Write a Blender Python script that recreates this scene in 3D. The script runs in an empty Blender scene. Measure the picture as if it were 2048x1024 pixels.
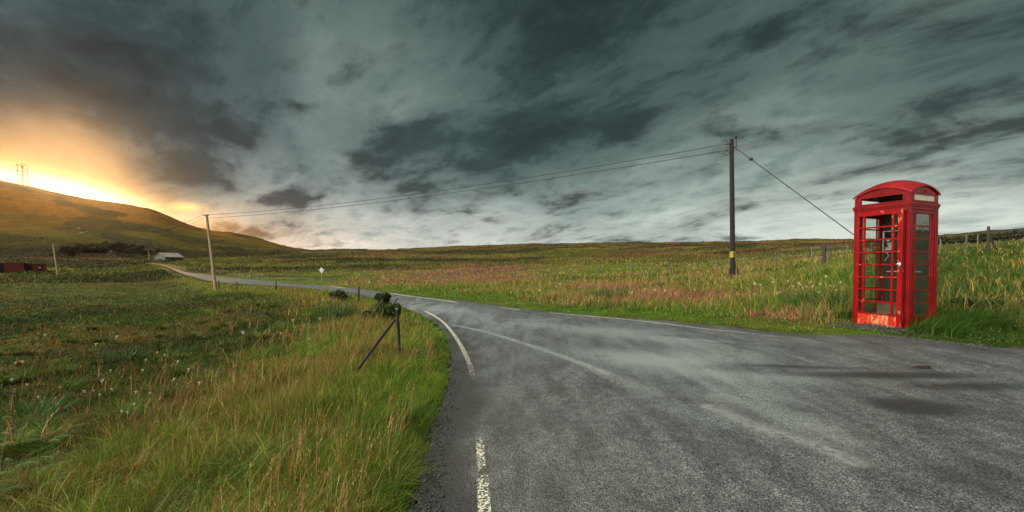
import bpy, bmesh, math, random
import numpy as np
from mathutils import Vector, Matrix
random.seed(7)
rng = np.random.default_rng(11)
sc = bpy.context.scene
col = sc.collection
R = math.radians
# ------------------------------------------------------------------ camera
EYE = 1.55; F = 870.0; CY = 552.0; PITCH = R(-1.3)
cam_d = bpy.data.cameras.new('camera'); cam = bpy.data.objects.new('camera', cam_d); col.objects.link(cam)
cam.location = (0, 0, EYE); cam.rotation_euler = (R(90) + PITCH, 0, 0)
cam_d.sensor_width = 36; cam_d.lens = F/2048*36; cam_d.shift_y = (CY-512)/2048
cam_d.clip_start = 0.05; cam_d.clip_end = 6000
sc.camera = cam
sc.render.resolution_x = 1024; sc.render.resolution_y = 512
sc.view_settings.view_transform = 'Standard'; sc.view_settings.look = 'None'
sc.view_settings.gamma = 1; sc.view_settings.exposure = 0.0

def ray(px, py):
    v = (CY-py)/F; c, s = math.cos(PITCH), math.sin(PITCH)
    return np.array([(px-1024)/F, c - v*s, s + v*c])
def at(px, py, D):                      # point seen at a pixel, D metres ahead
    d = ray(px, py); return Vector((d[0]/d[1]*D, D, EYE + d[2]/d[1]*D))
def plan(px, D):
    return ((px-1024)/F*D, D)

SUN_AZ = math.atan2((118-1024)/F, 1.0); SUN_EL = R(8.2)
# ------------------------------------------------------------------ node helper
class NT:
    def __init__(s, tree): s.t = tree; s.n = tree.nodes; s.l = tree.links
    def node(s, typ, **kw):
        n = s.n.new(typ)
        for k, v in kw.items(): setattr(n, k, v)
        return n
    def put(s, inp, v):
        if isinstance(v, bpy.types.NodeSocket): s.l.new(v, inp)
        elif v is not None: inp.default_value = v
    def math(s, op, a, b=None, c=None, clamp=False):
        n = s.node('ShaderNodeMath', operation=op, use_clamp=clamp)
        s.put(n.inputs[0], a)
        if b is not None: s.put(n.inputs[1], b)
        if c is not None: s.put(n.inputs[2], c)
        return n.outputs[0]
    def vmath(s, op, a, b=None):
        n = s.node('ShaderNodeVectorMath', operation=op); s.put(n.inputs[0], a)
        if b is not None: s.put(n.inputs[1], b)
        return n.outputs['Value'] if op in ('DOT_PRODUCT', 'LENGTH') else n.outputs[0]
    def comb(s, x, y, z):
        n = s.node('ShaderNodeCombineXYZ'); s.put(n.inputs[0], x); s.put(n.inputs[1], y); s.put(n.inputs[2], z); return n.outputs[0]
    def sep(s, v):
        n = s.node('ShaderNodeSeparateXYZ'); s.put(n.inputs[0], v); return n.outputs
    def noise(s, vec, scale, detail=4, rough=.55, dist=0.0, lac=2.0):
        n = s.node('ShaderNodeTexNoise'); s.put(n.inputs['Vector'], vec)
        n.inputs['Scale'].default_value = scale; n.inputs['Detail'].default_value = detail
        n.inputs['Roughness'].default_value = rough; n.inputs['Distortion'].default_value = dist
        n.inputs['Lacunarity'].default_value = lac
        return n.outputs['Fac']
    def mr(s, v, a, b, c=0.0, d=1.0, smooth=True):
        n = s.node('ShaderNodeMapRange', interpolation_type='SMOOTHSTEP' if smooth else 'LINEAR')
        s.put(n.inputs['Value'], v)
        for k, x in zip(('From Min', 'From Max', 'To Min', 'To Max'), (a, b, c, d)): s.put(n.inputs[k], x)
        return n.outputs[0]
    def mix(s, f, a, b, mode='MIX'):
        n = s.node('ShaderNodeMix', data_type='RGBA', blend_type=mode)
        s.put(n.inputs[0], f); s.put(n.inputs[6], a if isinstance(a, bpy.types.NodeSocket) else (*a[:3], 1)); s.put(n.inputs[7], b if isinstance(b, bpy.types.NodeSocket) else (*b[:3], 1))
        return n.outputs[2]
    def ramp(s, f, stops):
        n = s.node('ShaderNodeValToRGB'); s.put(n.inputs[0], f)
        e = n.color_ramp.elements
        while len(e) < len(stops): e.new(.5)
        for q, (p, c) in zip(e, stops): q.position = p; q.color = (*c, 1)
        return n.outputs[0]
    def mapping(s, vec, loc=(0,0,0), rot=(0,0,0), scale=(1,1,1)):
        n = s.node('ShaderNodeMapping'); s.put(n.inputs[0], vec)
        n.inputs[1].default_value = loc; n.inputs[2].default_value = rot; n.inputs[3].default_value = scale
        return n.outputs[0]
    def bump(s, h, strength=.5, dist=.02, normal=None):
        n = s.node('ShaderNodeBump'); s.put(n.inputs['Height'], h)
        n.inputs['Strength'].default_value = strength; n.inputs['Distance'].default_value = dist
        if normal: s.put(n.inputs['Normal'], normal)
        return n.outputs[0]

# ------------------------------------------------------------------ world: stormy evening sky
world = bpy.data.worlds.new('World'); sc.world = world; world.use_nodes = True
def build_world():
    w = NT(world.node_tree); w.n.clear()
    out = w.node('ShaderNodeOutputWorld'); bg = w.node('ShaderNodeBackground'); w.l.new(bg.outputs[0], out.inputs[0])
    sky = w.node('ShaderNodeTexSky', sky_type='NISHITA'); sky.sun_disc = False
    sky.sun_elevation = SUN_EL; sky.sun_rotation = SUN_AZ
    d = w.node('ShaderNodeTexCoord').outputs['Generated']
    d = w.vmath('NORMALIZE', d)
    X, Y, Z = w.sep(d)
    Zc = w.math('MAXIMUM', Z, 0.0)
    # flat cloud deck seen in perspective, streaks run towards a far point left of the road
    den = w.math('ADD', Zc, 0.23)
    cx = w.math('DIVIDE', X, den); cyy = w.math('DIVIDE', Y, den)
    a = R(-37)
    al = w.math('ADD', w.math('MULTIPLY', cx, math.sin(a)), w.math('MULTIPLY', cyy, math.cos(a)))
    ac = w.math('SUBTRACT', w.math('MULTIPLY', cx, math.cos(a)), w.math('MULTIPLY', cyy, math.sin(a)))
    P = w.comb(w.math('MULTIPLY', ac, 1.0), w.math('MULTIPLY', al, .62), 5.3)
    warp = w.noise(P, .8, 2, .5); w2 = w.noise(P, 2.6, 3, .5)
    P2 = w.vmath('ADD', P, w.comb(w.math('MULTIPLY', w.math('SUBTRACT', warp, .5), .5), w.math('MULTIPLY', w.math('SUBTRACT', w2, .5), .22), 0))
    n1 = w.noise(P2, 1.35, 9, .58)
    n2 = w.noise(w.vmath('ADD', P2, (3.3, 7.7, 2.0)), 3.0, 9, .62)
    n3 = w.noise(w.vmath('ADD', P2, (9.1, 3.3, 1.0)), 5.0, 8, .62)
    def lobe(px, py, rad, amp):
        v = ray(px, py); v = v/np.linalg.norm(v)
        dt = w.vmath('DOT_PRODUCT', d, tuple(v))
        ang = w.math('ARCCOSINE', w.math('MINIMUM', dt, .99999))
        g = w.math('EXPONENT', w.math('MULTIPLY', w.math('MULTIPLY', ang, ang), -1.0/R(rad)**2))
        return w.math('MULTIPLY', g, amp)
    bias = 0.0
    for (px, py, rad, amp) in LOBES: bias = w.math('ADD', bias, lobe(px, py, rad, amp))
    bias = w.math('ADD', w.math('SUBTRACT', bias, w.mr(Z, .0, .18, .20, 0.0)), w.mr(Z, .28, .55, 0.0, .10))
    A = w.math('ADD', w.math('MULTIPLY', n1, .50), w.math('MULTIPLY', n2, .50)); A = w.math('ADD', A, w.math('MULTIPLY', w.math('SUBTRACT', n3, .5), .30))
    A = w.math('ADD', .475, w.math('MULTIPLY', w.math('SUBTRACT', A, .475), 3.0)); A = w.math('ADD', A, bias)
    dark = w.mr(A, .24, .80)
    lt = w.math('ADD', w.math('MULTIPLY', n2, .5), w.math('MULTIPLY', n3, .5)); lt = w.math('SUBTRACT', lt, w.math('MULTIPLY', bias, .35))
    lt = w.math('ADD', lt, w.mr(Z, .0, .30, .19, 0.0))
    light = w.ramp(w.mr(lt, .36, .78, 0, 1, False), [(0.0, (.070, .110, .106)), (.28, (.165, .228, .208)), (.55, (.32, .40, .355)), (1.0, (.70, .77, .69))])
    dk = w.ramp(w.mr(w.math('ADD', w.math('ADD', w.math('MULTIPLY', n3, .6), w.math('MULTIPLY', n2, .4)), w.math('MULTIPLY', w.math('SUBTRACT', A, .6), .25)), .36, .68, 0, 1, False), [(0.0, (.075, .112, .112)), (.45, (.034, .060, .062)), (1.0, (.009, .019, .022))])
    base = w.mix(w.math('MULTIPLY', dark, .92), light, dk)
    # purple/warm tint towards the sun side
    sd = ray(118, 388); sd = sd/np.linalg.norm(sd)
    up = np.array([0, 0, 1.0]); rt = np.cross(sd, up); rt /= np.linalg.norm(rt); uv = np.cross(rt, sd)
    tilt = R(-11); rt2 = rt*math.cos(tilt) + uv*math.sin(tilt); uv2 = -rt*math.sin(tilt) + uv*math.cos(tilt)
    sx = w.vmath('DOT_PRODUCT', d, tuple(rt2)); sy = w.vmath('DOT_PRODUCT', d, tuple(uv2)); sz = w.vmath('DOT_PRODUCT', d, tuple(sd))
    front = w.mr(sz, 0.0, .35)
    def ell(ax, ay, p=1.0):
        q = w.math('ADD', w.math('POWER', w.math('ABSOLUTE', w.math('DIVIDE', sx, ax)), 2), w.math('POWER', w.math('ABSOLUTE', w.math('DIVIDE', sy, ay)), 2))
        return w.math('MULTIPLY', w.math('EXPONENT', w.math('MULTIPLY', w.math('POWER', q, p), -1.0)), front)
    tint = ell(.60, .28)
    base = w.mix(w.math('MULTIPLY', tint, .85), base, w.mix(1.0, base, (1.13, .95, 1.12), 'MULTIPLY'))
    warm = ell(.46, .09)
    base = w.mix(w.math('MULTIPLY', warm, .9), base, w.mix(1.0, base, (1.6, 1.22, .78), 'MULTIPLY'))
    def add(c, f, colr):
        return w.mix(1.0, c, w.mix(f, (0,0,0), colr), 'ADD')
    mod = w.mr(n2, .3, .7, .75, 1.15)
    base = add(base, w.math('MULTIPLY', ell(.23, .040, 1.0), mod), (.62, .21, .02))
    base = add(base, w.math('MULTIPLY', ell(.15, .029), mod), (.9, .5, .07))
    base = add(base, ell(.095, .022, 1.2), (2.2, 1.9, 1.2))
    # small bright gap in the cloud
    g = ray(372, 414); g = g/np.linalg.norm(g); gr = np.cross(g, up); gr /= np.linalg.norm(gr); gu = np.cross(gr, g)
    gx = w.math('DIVIDE', w.vmath('DOT_PRODUCT', d, tuple(gr)), .024); gy = w.math('DIVIDE', w.vmath('DOT_PRODUCT', d, tuple(gu)), .0075)
    gg = w.math('MULTIPLY', w.math('EXPONENT', w.math('MULTIPLY', w.math('ADD', w.math('MULTIPLY', gx, gx), w.math('MULTIPLY', gy, gy)), -1.0)), front)
    base = add(base, gg, (.62, .42, .06))
    # a little of the clear sky's colour comes through, and the unseen sky behind the camera is boosted to light the ground
    base = w.mix(.015, base, w.mix(1.0, sky.outputs[0], (.10, .10, .10), 'MULTIPLY'))
    behind = w.math('MAXIMUM', w.mr(Y, .25, -.45), w.mr(Z, .62, .9))
    base = w.mix(behind, base, w.mix(1.0, base, (BEH*1.2, BEH, BEH*.95), 'MULTIPLY'))
    v = np.array((-.62, -.52, .58)); v = v/np.linalg.norm(v)      # bright lobe added to light the scene, unseen high behind the camera
    g2_ = w.mr(w.vmath('DOT_PRODUCT', d, tuple(v)), .62, .93)
    base = add(base, g2_, (4.6, 4.5, 4.1))
    w.l.new(base, bg.inputs[0]); bg.inputs[1].default_value = 1.0
BEH = 2.4
LOBES = [(230, 90, 12, .15), (620, 60, 6, -.10), (640, 170, 5, -.07), (530, 130, 3.5, .10), (690, 130, 3, .07), (1050, 20, 12, .15), (1500, -40, 14, .10), (1250, 110, 10, .06), (780, 230, 7, -.06), (1780, 390, 11, -.20), (1450, 440, 12, -.06), (1950, 90, 12, .08), (1560, 250, 5, -.04), (1750, 230, 5, .05), (800, 440, 12, -.04), (1150, 310, 6, .05), (420, 230, 7, .05), (2000, 330, 7, -.05), (110, 235, 9, .13), (0, 60, 9, .08)]
build_world()
sun_d = bpy.data.lights.new('sun', 'SUN'); sun = bpy.data.objects.new('sun', sun_d); col.objects.link(sun)
sun_d.energy = 2.2; sun_d.angle = R(10); sun_d.color = (1.0, .56, .22)
sv = Vector((math.sin(SUN_AZ)*math.cos(SUN_EL), math.cos(SUN_AZ)*math.cos(SUN_EL), math.sin(SUN_EL)))
sun.rotation_euler = sv.to_track_quat('Z', 'Y').to_euler()

# ------------------------------------------------------------------ numpy noise
def vnoise(x, y, seed=0):
    xi = np.floor(x).astype(np.int64); yi = np.floor(y).astype(np.int64); xf = x-xi; yf = y-yi
    def h(a, b):
        v = (a*374761393 + b*668265263 + seed*974711) & 0x7fffffff
        v = ((v ^ (v >> 13))*1274126177) & 0x7fffffff
        v = v ^ (v >> 16)
        return (v & 0xffff)/65535.0
    u = xf*xf*(3-2*xf); v = yf*yf*(3-2*yf)
    return (h(xi, yi)*(1-u)+h(xi+1, yi)*u)*(1-v) + (h(xi, yi+1)*(1-u)+h(xi+1, yi+1)*u)*v
def fbm(x, y, scale, octv=4, seed=0, gain=.5):
    s = 0; a = 1; t = 0; x = x/scale; y = y/scale
    for k in range(octv):
        s = s + a*vnoise(x, y, seed+k*17); t += a; a *= gain; x, y = 1.97*x+3.1*k+.6*y, 1.97*y-.6*x+1.7
    return s/t
def sstep(a, b, v):
    t = np.clip((v-a)/(b-a), 0, 1); return t*t*(3-2*t)

# ------------------------------------------------------------------ terrain height
NEAR = [('z', .6), ('z', 1.2), ('z', 2.0)]
def zc(px, lst):
    th = math.atan2(px-1024, F); out = []
    for D, py in lst:
        if isinstance(py, tuple): z = py[0]
        else: z = at(px, py, D).z
        out.append((math.log(D/math.cos(th)), z))
    return th, out
def roadz(px, upto):        # road crossfall: rises gently to the right
    o = []
    for D in (.6, 1, 2, 3, 4, 5, 6, 7, 8.5, 10, 12, 14):
        if D <= upto: o.append((D, (.055*max((px-1024)/F*D, 0),)))
    return o
COLS = [
 zc(-350, [(1,(-.05,)),(2,(-.2,)),(3.5,(-.45,)),(7,(-.7,)),(20,(-1.0,)),(60,(-.8,)),(110,(-.2,)),(160,(4.5,)),(220,(9,)),(300,(25,)),(420,(60,)),(560,(112,)),(700,(150,)),(1000,(150,))]),
 zc(0, [(1,(-.05,)),(2,(-.12,)),(3.2,1024),(4.5,905),(7,803),(12,703),(20,642),(35,597),(60,566),(100,549),(112,547),(150,522),(175,516),(225,513),(300,489),(400,446),(500,403),(600,368),(670,357),(760,357),(1100,(105,))]),
 zc(100, [(1,(-.05,)),(2,(-.1,)),(3.1,1024),(4.3,905),(7,800),(12,703),(20,645),(35,600),(60,568),(100,550),(125,538),(160,522),(190,516),(240,512),(320,484),(420,448),(520,415),(600,394),(660,382),(760,382),(1100,(88,))]),
 zc(200, [(1,(-.03,)),(2,(-.06,)),(3,1024),(4.2,905),(7,790),(12,703),(20,646),(35,600),(60,572),(100,551),(150,532),(190,519),(260,513),(340,488),(430,452),(530,420),(610,403),(680,399),(780,399),(1100,(68,))]),
 zc(310, [(1,(0,)),(2,(-.03,)),(2.95,1024),(4.1,903),(6.8,790),(11,715),(18,655),(32,608),(55,577),(85,555),(110,540),(125,531),(140,527),(160,523),(200,518),(270,512),(350,488),(450,452),(540,428),(620,418),(760,420),(1100,(55,))]),
 zc(400, [(1,(0,)),(2,(0,)),(2.85,1024),(4,903),(6.5,785),(10,722),(16,664),(28,613),(46,580),(65,562),(74,551),(86,545),(110,536),(150,527),(210,519),(300,512),(400,492),(500,470),(600,461),(740,462),(1100,(38,))]),
 zc(490, [(1,(0,)),(2,(0,)),(2.8,1024),(4,893),(6.5,768),(9,712),(14,655),(25,603),(38,579),(46,568),(57,560),(70,552),(100,540),(160,525),(250,513),(380,504),(500,484),(620,470),(780,472),(1100,(30,))]),
 zc(600, [(1,(0,)),(2,(0,)),(2.76,1024),(4,882),(7,740),(10,687),(16,631),(27,591),(34.6,576),(41.7,568.5),(55,560),(80,548),(120,535),(200,517),(300,508),(450,503),(600,501),(800,503),(1100,(14,))]),
 zc(700, [(1,(0,)),(2,(0,)),(2.74,1024),(4,870),(7,726),(11,661),(18,614),(25.2,589),(32.6,576),(45,566),(70,550),(120,531),(200,516),(320,505),(450,501),(600,502),(1100,(10,))]),
 zc(790, [(1,(0,)),(2,(0,)),(2.74,1024),(4,869),(7,724),(11,658),(16,620),(22.6,593),(30,576),(50,561),(75,546),(120,528),(200,514),(320,503),(450,499.5),(600,501),(1100,(10,))]),
 zc(870, [(1,(0,)),(2,(0,)),(2.74,1024),(4,869),(7,724),(12.5,640),(20,601),(26,583),(36,570),(56,560),(75,545),(110,533),(180,518),(300,503),(420,497.5),(600,499),(1100,(10,))]),
 zc(1000, roadz(1000, 12)+[(16.3,612),(20,598),(28,581),(42,565),(50,558),(80,540),(140,522),(250,505),(400,491.5),(600,494),(1100,(10,))]),
 zc(1130, roadz(1130, 10)+[(13.2,628),(16.5,606),(22,588),(32,571),(42,559),(60,544),(100,526),(160,510),(260,496),(380,485),(600,489),(1100,(10,))]),
 zc(1200, roadz(1200, 10)+[(11.9,635),(15,611),(20,590),(30,570),(40,558),(50,548),(80,532),(140,515),(240,499),(380,485.5),(600,489),(1100,(12,))]),
 zc(1330, roadz(1330, 8.5)+[(9.9,650),(12.5,618),(17,588),(24,566),(34,551),(45,544),(75,528),(120,513),(200,498),(340,487.5),(600,490),(1100,(14,))]),
 zc(1400, roadz(1400, 8.5)+[(9.2,658),(12,620),(16,590),(22,567),(30,548),(38,542),(60,535),(100,520),(180,501),(300,489),(380,484),(600,487),(1100,(15,))]),
 zc(1600, roadz(1600, 6)+[(7.3,682),(8.5,655),(10,623),(13,590),(18,560),(24,538),(28,531),(40,524),(80,509),(160,494),(320,483.5),(600,487),(1100,(18,))]),
 zc(1750, roadz(1750, 6)+[(6.6,689),(7.5,661),(8.6,642),(10,612),(14,570),(20,537),(26,520),(40,511),(80,499),(160,489),(320,482.5),(600,486),(1100,(25,))]),
 zc(1900, roadz(1900, 5)+[(6.2,694),(7.2,668),(8.5,635),(11,590),(16,550),(22,521),(27,508),(45,500),(90,489),(180,482),(350,480),(600,478),(1000,468),(1300,475)]),
 zc(2048, roadz(2048, 5)+[(5.9,699),(7,668),(8.5,632),(11,583),(16,534),(22,503),(27,491),(45,484),(90,476),(180,473),(350,472),(600,470),(1000,455),(1300,462)]),
 zc(2350, [(1,(.05,)),(3,(.2,)),(5.5,(.45,)),(8,(.75,)),(12,(1.4,)),(20,(2.8,)),(45,(5,)),(100,(9,)),(350,(25,)),(1000,(90,)),(1300,(90,))]),
]
RB = (1.0, 3, 6, 12, 30, 100, 400, 1300)
COLS = [(-math.pi, [(math.log(r), 0.0) for r in RB]), (R(-120), [(math.log(r), z) for r, z in zip(RB, (0,-.1,-.4,-.7,-1,-.5,8,20))]),
        (R(-78), [(math.log(r), z) for r, z in zip(RB, (-.02,-.3,-.6,-.9,-1,0,30,90))])] + COLS + \
       [(R(80), [(math.log(r), z) for r, z in zip(RB, (.05,.2,.5,.9,2.5,6,25,70))]), (R(125), [(math.log(r), z) for r, z in zip(RB, (0,.1,.2,.4,1,3,15,40))]), (math.pi, [(math.log(r), 0.0) for r in RB])]
LG = np.linspace(math.log(.3), math.log(1900), 700); TG = np.linspace(-math.pi, math.pi, 1800)
tab = np.array([np.interp(LG, [a for a, b in c[1]], [b for a, b in c[1]]) for c in COLS])
tt = np.array([c[0] for c in COLS])
HT = np.array([np.interp(TG, tt, tab[:, k]) for k in range(len(LG))]).T
def gblur(A, sig, ax):
    k = np.arange(-int(3*sig), int(3*sig)+1); g = np.exp(-k**2/(2*sig**2)); g /= g.sum()
    pad = [(0,0),(0,0)]; pad[ax] = (len(k)//2,)*2
    B = np.pad(A, pad, mode='wrap' if ax == 0 else 'edge'); o = 0
    for i, q in enumerate(g):
        o = o + q*(B[i:i+A.shape[0]] if ax == 0 else B[:, i:i+A.shape[1]])
    return o
HT = gblur(gblur(HT, 5, 0), 5, 1)
def Hbase(x, y):
    th = np.arctan2(x, y); lr = np.log(np.clip(np.hypot(x, y), .31, 1890))
    a = (th+math.pi)/(2*math.pi)*(len(TG)-1); b = (lr-LG[0])/(LG[-1]-LG[0])*(len(LG)-1)
    i = np.clip(a.astype(int), 0, len(TG)-2); j = np.clip(b.astype(int), 0, len(LG)-2); u = a-i; v = b-j
    return (HT[i,j]*(1-u)+HT[i+1,j]*u)*(1-v)+(HT[i,j+1]*(1-u)+HT[i+1,j+1]*u)*v

# ------------------------------------------------------------------ road outline (plan)
LE = [(-.35,-14),(-.40,-5),(-.50,0),(-.56,2),(-.62,2.9),(-.70,3.7),(-.78,5.0),(-.90,6.5),(-1.22,8.5),(-1.72,10.6),(-2.5,12.9),(-4.0,16.4),(-6.2,20.6),(-9.4,25.4),(-13,30.4),(-17.0,34.8),(-22,40.2),(-27.6,45.3),(-39,57.4),(-55.5,75),(-74,96),(-95.5,120),(-122,146)]
def gp(px, py, z=None):     # tarmac point under a pixel
    D = 5.0
    for _ in range(30):
        x, y = plan(px, D); zz = float(Hbase(np.array([x]), np.array([y]))[0]); r_ = ray(px, py); k = r_[2]/r_[1]
        if k >= -1e-4: break
        D = .5*D + .5*((zz-EYE)/k)
    return plan(px, D)
RE = [(40,3.4),(24,4.7),(13,5.4)]+[gp(2048,697), gp(1950,691), gp(1850,681), gp(1780,673), gp(1700,671), gp(1640,671), gp(1543,665), gp(1450,653.5), gp(1350,644), gp(1250,636.5), gp(1150,628.5), gp(1050,618.5), gp(925,602.5), gp(850,595.5)]+[(-9.0,28.0),(-12.1,32.8),(-16,37.4),(-20.4,41.9),(-35.0,58.5),(-52.2,75.5),(-68,91),(-100,126),(-126,150)]
LE = LE[:2]+[(-.45,-2.2)]+LE[2:3]+[(-.53,1.0)]+LE[3:]
def spline(pts, per=14):
    P = np.array(pts, float); P = np.vstack([2*P[0]-P[1], P, 2*P[-1]-P[-2]]); o = []
    for i in range(1, len(P)-2):
        for t in np.linspace(0, 1, per, endpoint=False):
            a, b, c, d = P[i-1], P[i], P[i+1], P[i+2]
            o.append(.5*((2*b)+(-a+c)*t+(2*a-5*b+4*c-d)*t*t+(-a+3*b-3*c+d)*t**3))
    o.append(P[-2]); return np.array(o)
LC = spline(LE); RC = spline(RE)
POLY = np.vstack([LC[::4], RC[::-4]])
def seg_dist(x, y, L):
    best = np.full(x.shape, 1e9)
    for a, b in zip(L[:-1], L[1:]):
        d = b-a; q = max(d@d, 1e-9)
        t = np.clip(((x-a[0])*d[0]+(y-a[1])*d[1])/q, 0, 1)
        best = np.minimum(best, (x-a[0]-t*d[0])**2+(y-a[1]-t*d[1])**2)
    return np.sqrt(best)
def inside(x, y, P):
    c = np.zeros(x.shape, bool); n = len(P)
    for i in range(n):
        x1, y1 = P[i]; x2, y2 = P[(i+1) % n]
        if y1 == y2: continue
        m = ((y1 > y) != (y2 > y)) & (x < (x2-x1)*(y-y1)/(y2-y1)+x1)
        c ^= m
    return c
LCc = LC[::5]; RCc = RC[::5]
# cached signed distance on a fine near grid + coarse far grid
def make_grid(x0, x1, y0, y1, n, m):
    gx = np.linspace(x0, x1, n); gy = np.linspace(y0, y1, m); X, Y = np.meshgrid(gx, gy, indexing='ij')
    dl = seg_dist(X, Y, LCc); dr = seg_dist(X, Y, RCc); ins = inside(X, Y, POLY)
    s = np.minimum(dl, dr); s = np.where(ins, -s, s)
    return (x0, x1, y0, y1, n, m, s, dl < dr)
G1 = make_grid(-16, 24, -6, 34, 500, 500); G2 = make_grid(-160, 60, -20, 200, 440, 440)
def glook(G, x, y):
    x0, x1, y0, y1, n, m, s, sd = G
    a = np.clip((x-x0)/(x1-x0)*(n-1), 0, n-1.001); b = np.clip((y-y0)/(y1-y0)*(m-1), 0, m-1.001)
    i = a.astype(int); j = b.astype(int); u = a-i; v = b-j
    return (s[i,j]*(1-u)+s[i+1,j]*u)*(1-v)+(s[i,j+1]*(1-u)+s[i+1,j+1]*u)*v
def sdist(x, y):            # negative on the tarmac
    n = (x > -15.5) & (x < 23.5) & (y > -5.5) & (y < 33.5)
    far = np.maximum(np.maximum(-160-x, x-60), np.maximum(y-200, -20-y))
    return np.where(n, glook(G1, x, y), glook(G2, x, y)+np.maximum(far, 0))
def leftside(x, y):
    sd = G2[7]; a = np.clip((x+160)/220*439, 0, 439).astype(int); b = np.clip((y+20)/220*439, 0, 439).astype(int)
    return sd[a, b]
def bumps(x, y):
    r = np.hypot(x, y); s = sdist(x, y); off = sstep(.4, 3.0, s)
    k = (fbm(x, y, .55, 3, 5)-.5)*.16*sstep(.25, 1.2, s)*(1-sstep(30, 80, r)*.2)
    k = k + (fbm(x, y, 3.2, 3, 9)-.5)*.42*off*sstep(4, 16, r)
    k = k + (fbm(x, y, 17, 4, 21)-.5)*(1.5*sstep(35, 110, r)+.25*sstep(12, 30, r))*sstep(.5, 8, s)
    k = k + (fbm(x, y, 70, 4, 33)-.5)*7*sstep(160, 420, r)
    k = k + (fbm(x, y, 7, 3, 41)-.5)*1.2*sstep(60, 160, r)*sstep(2, 9, s)
    return k
BOOTH = None
def H(x, y):
    x = np.asarray(x, float); y = np.asarray(y, float)
    return Hbase(x, y) + bumps(x, y)
def h1(x, y): return float(H(np.array([x]), np.array([y]))[0])

# ------------------------------------------------------------------ mesh helpers
def mesh_np(name, V, faces4=None, faces3=None, mat=None, attrs=None, smooth=False):
    me = bpy.data.meshes.new(name)
    nl = 0; idx = []; tot = []
    if faces4 is not None and len(faces4): idx.append(np.asarray(faces4, np.int32).ravel()); tot.append(np.full(len(faces4), 4, np.int32))
    if faces3 is not None and len(faces3): idx.append(np.asarray(faces3, np.int32).ravel()); tot.append(np.full(len(faces3), 3, np.int32))
    idx = np.concatenate(idx); tot = np.concatenate(tot)
    me.vertices.add(len(V)); me.vertices.foreach_set('co', np.asarray(V, np.float32).ravel())
    me.loops.add(len(idx)); me.loops.foreach_set('vertex_index', idx)
    me.polygons.add(len(tot)); st = np.concatenate([[0], np.cumsum(tot)[:-1]]).astype(np.int32)
    me.polygons.foreach_set('loop_start', st); me.polygons.foreach_set('loop_total', tot)
    if smooth: me.polygons.foreach_set('use_smooth', np.ones(len(tot), bool))
    for k, a in (attrs or {}).items():
        a = np.asarray(a, np.float32)
        if a.ndim == 1: at_ = me.attributes.new(k, 'FLOAT', 'POINT'); at_.data.foreach_set('value', a)
        else:
            at_ = me.attributes.new(k, 'FLOAT_COLOR', 'POINT'); a4 = np.ones((len(a), 4), np.float32); a4[:, :3] = a
            at_.data.foreach_set('color', a4.ravel())
    me.update(calc_edges=True)
    if mat: me.materials.append(mat)
    o = bpy.data.objects.new(name, me); col.objects.link(o); return o
def tag(o, label=None, cat=None, group=None, kind=None):
    if label: o['label'] = label
    if cat: o['category'] = cat
    if group: o['group'] = group
    if kind: o['kind'] = kind
    return o
def empty(name, loc=(0,0,0), rz=0.0, label=None, cat=None, group=None):
    o = bpy.data.objects.new(name, None); col.objects.link(o); o.location = loc; o.rotation_euler = (0, 0, rz)
    return tag(o, label, cat, group)
class MB:
    def __init__(s): s.bm = bmesh.new()
    def box(s, x0, x1, y0, y1, z0, z1):
        v = [s.bm.verts.new(p) for p in ((x0,y0,z0),(x1,y0,z0),(x1,y1,z0),(x0,y1,z0),(x0,y0,z1),(x1,y0,z1),(x1,y1,z1),(x0,y1,z1))]
        for f in ((0,3,2,1),(4,5,6,7),(0,1,5,4),(1,2,6,5),(2,3,7,6),(3,0,4,7)): s.bm.faces.new([v[i] for i in f])
        return s
    def tube(s, pts, r, seg=8, cap=True):
        pts = [Vector(p) for p in pts]; rs = r if isinstance(r, (list, tuple)) else [r]*len(pts); rings = []
        for i, p in enumerate(pts):
            t = (pts[min(i+1, len(pts)-1)]-pts[max(i-1, 0)]).normalized()
            a = Vector((0,0,1)) if abs(t.z) < .9 else Vector((1,0,0))
            u = t.cross(a).normalized(); w = t.cross(u)
            rings.append([s.bm.verts.new(p+(u*math.cos(k*2*math.pi/seg)+w*math.sin(k*2*math.pi/seg))*rs[i]) for k in range(seg)])
        for A, B in zip(rings[:-1], rings[1:]):
            for k in range(seg): s.bm.faces.new((A[k], A[(k+1) % seg], B[(k+1) % seg], B[k]))
        if cap: s.bm.faces.new(rings[0]); s.bm.faces.new(rings[-1][::-1])
        return s
    def ball(s, c, r, sub=2, sc=(1,1,1)):
        q = bmesh.ops.create_icosphere(s.bm, subdivisions=sub, radius=r)
        for v in q['verts']: v.co = Vector((v.co.x*sc[0], v.co.y*sc[1], v.co.z*sc[2]))+Vector(c)
        return s
    def poly(s, pts, th):        # polygon with thickness vector
        th = Vector(th); a = [s.bm.verts.new(p) for p in pts]; b = [s.bm.verts.new(Vector(p)+th) for p in pts]
        s.bm.faces.new(a[::-1]); s.bm.faces.new(b); n = len(pts)
        for i in range(n): s.bm.faces.new((a[i], a[(i+1) % n], b[(i+1) % n], b[i]))
        return s
    def build(s, name, mat, parent=None, bevel=0, smooth=False, loc=None):
        bmesh.ops.recalc_face_normals(s.bm, faces=s.bm.faces)
        me = bpy.data.meshes.new(name); s.bm.to_mesh(me); s.bm.free()
        if smooth:
            for p in me.polygons: p.use_smooth = True
        me.materials.append(mat); o = bpy.data.objects.new(name, me); col.objects.link(o)
        if parent: o.parent = parent
        if loc: o.location = loc
        if bevel:
            m = o.modifiers.new('Bevel', 'BEVEL'); m.width = bevel; m.segments = 2; m.limit_method = 'ANGLE'
        return o

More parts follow.
